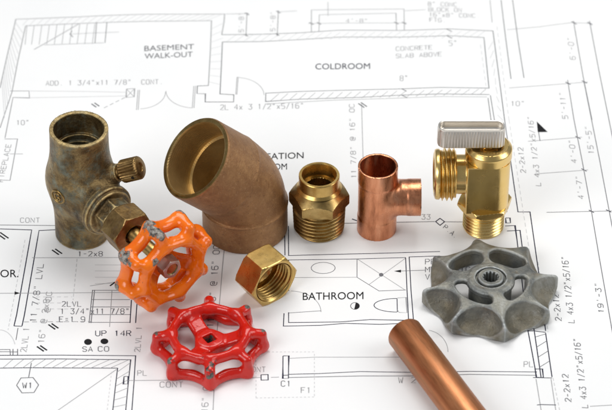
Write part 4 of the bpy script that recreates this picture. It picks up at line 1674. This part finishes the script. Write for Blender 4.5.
def lever(name):
    P, F = [], []
    seg = 960
    rad = 3.4
    # outline of a rounded rectangle
    per = []
    hl, hw = HL - rad, HW - rad
    Ls = [2 * hl, PI / 2 * rad, 2 * hw, PI / 2 * rad] * 2
    tot = sum(Ls)
    for k in range(seg):
        t = k / seg * tot
        segs = 0
        while t > Ls[segs]:
            t -= Ls[segs]
            segs += 1
        cx = [(-hl, -hw), (hl, -hw), (hl, -hw), (hl, hw), (hl, hw), (-hl, hw), (-hl, hw), (-hl, -hw)]
        if segs % 2 == 0:
            d0 = [(1, 0), None, (0, 1), None, (-1, 0), None, (0, -1)][segs]
            n0 = (d0[1], -d0[0])
            c = cx[segs]
            p = (c[0] + d0[0] * t + n0[0] * rad, c[1] + d0[1] * t + n0[1] * rad)
            n = n0
        else:
            a = -PI / 2 + (segs // 2) * PI / 2 + t / rad
            c = cx[segs]
            n = (math.cos(a), math.sin(a))
            p = (c[0] + rad * n[0], c[1] + rad * n[1])
        rib = min(max((math.cos(k / seg * tot / 1.3 * 2 * PI) + 0.62) * 1.9, 0), 1)
        per.append((p, n, rib * (1 if abs(n[1]) > 0.5 else 0.3)))
    # rows: outside bottom -> top -> inside -> floor
    rows = [(-0.9, 0.0, 0), (0.0, 0.0, 0), (0.15, 0.6, 1), (0.05, HT - 1.6, 1), (0.0, HT - 0.9, 0), (-0.15, HT - 0.2, 0), (-0.5, HT, 0), (-0.9, HT - 0.15, 0), (-1.05, HT - 0.7, 0), (-1.1, HT - 3.4, 0), (-1.7, HT - 3.9, 0), (-3.3, HT - 3.95, 0)]
    for (off, z, kf) in rows:
        for (p, n, rib) in per:
            o = off + kf * 0.36 * rib
            P.append((HX + p[0] + n[0] * o, p[1] + n[1] * o, hz0 + z))
    for i in range(len(rows) - 1):
        for k in range(seg):
            l = (k + 1) % seg
            F.append((i * seg + k, i * seg + l, (i + 1) * seg + l, (i + 1) * seg + k))
    b = (len(rows) - 1) * seg
    F.append(tuple(b + k for k in range(seg)))
    # underside of the floor
    b2 = len(P)
    for (p, n, rib) in per:
        P.append((HX + p[0] - n[0] * 0.9, p[1] - n[1] * 0.9, hz0 + HT - 4.8))
    for k in range(seg):
        l = (k + 1) % seg
        F.append((b2 + k, b2 + l, l, k))
    F.append(tuple(b2 + k for k in range(seg - 1, -1, -1)))
    return link_mesh(name, P, F, M['chrome'], bv, True, sharp=40)


lever('lever')
P, F = lathe([(0.01, zt - 1), (3.4, zt - 1), (3.4, zt + 4.0), (2.6, zt + 4.4), (2.6, hz0 + HT - 4.9)], 40)
link_mesh('lever_stem', P, F, nb, bv, True, sharp=35)
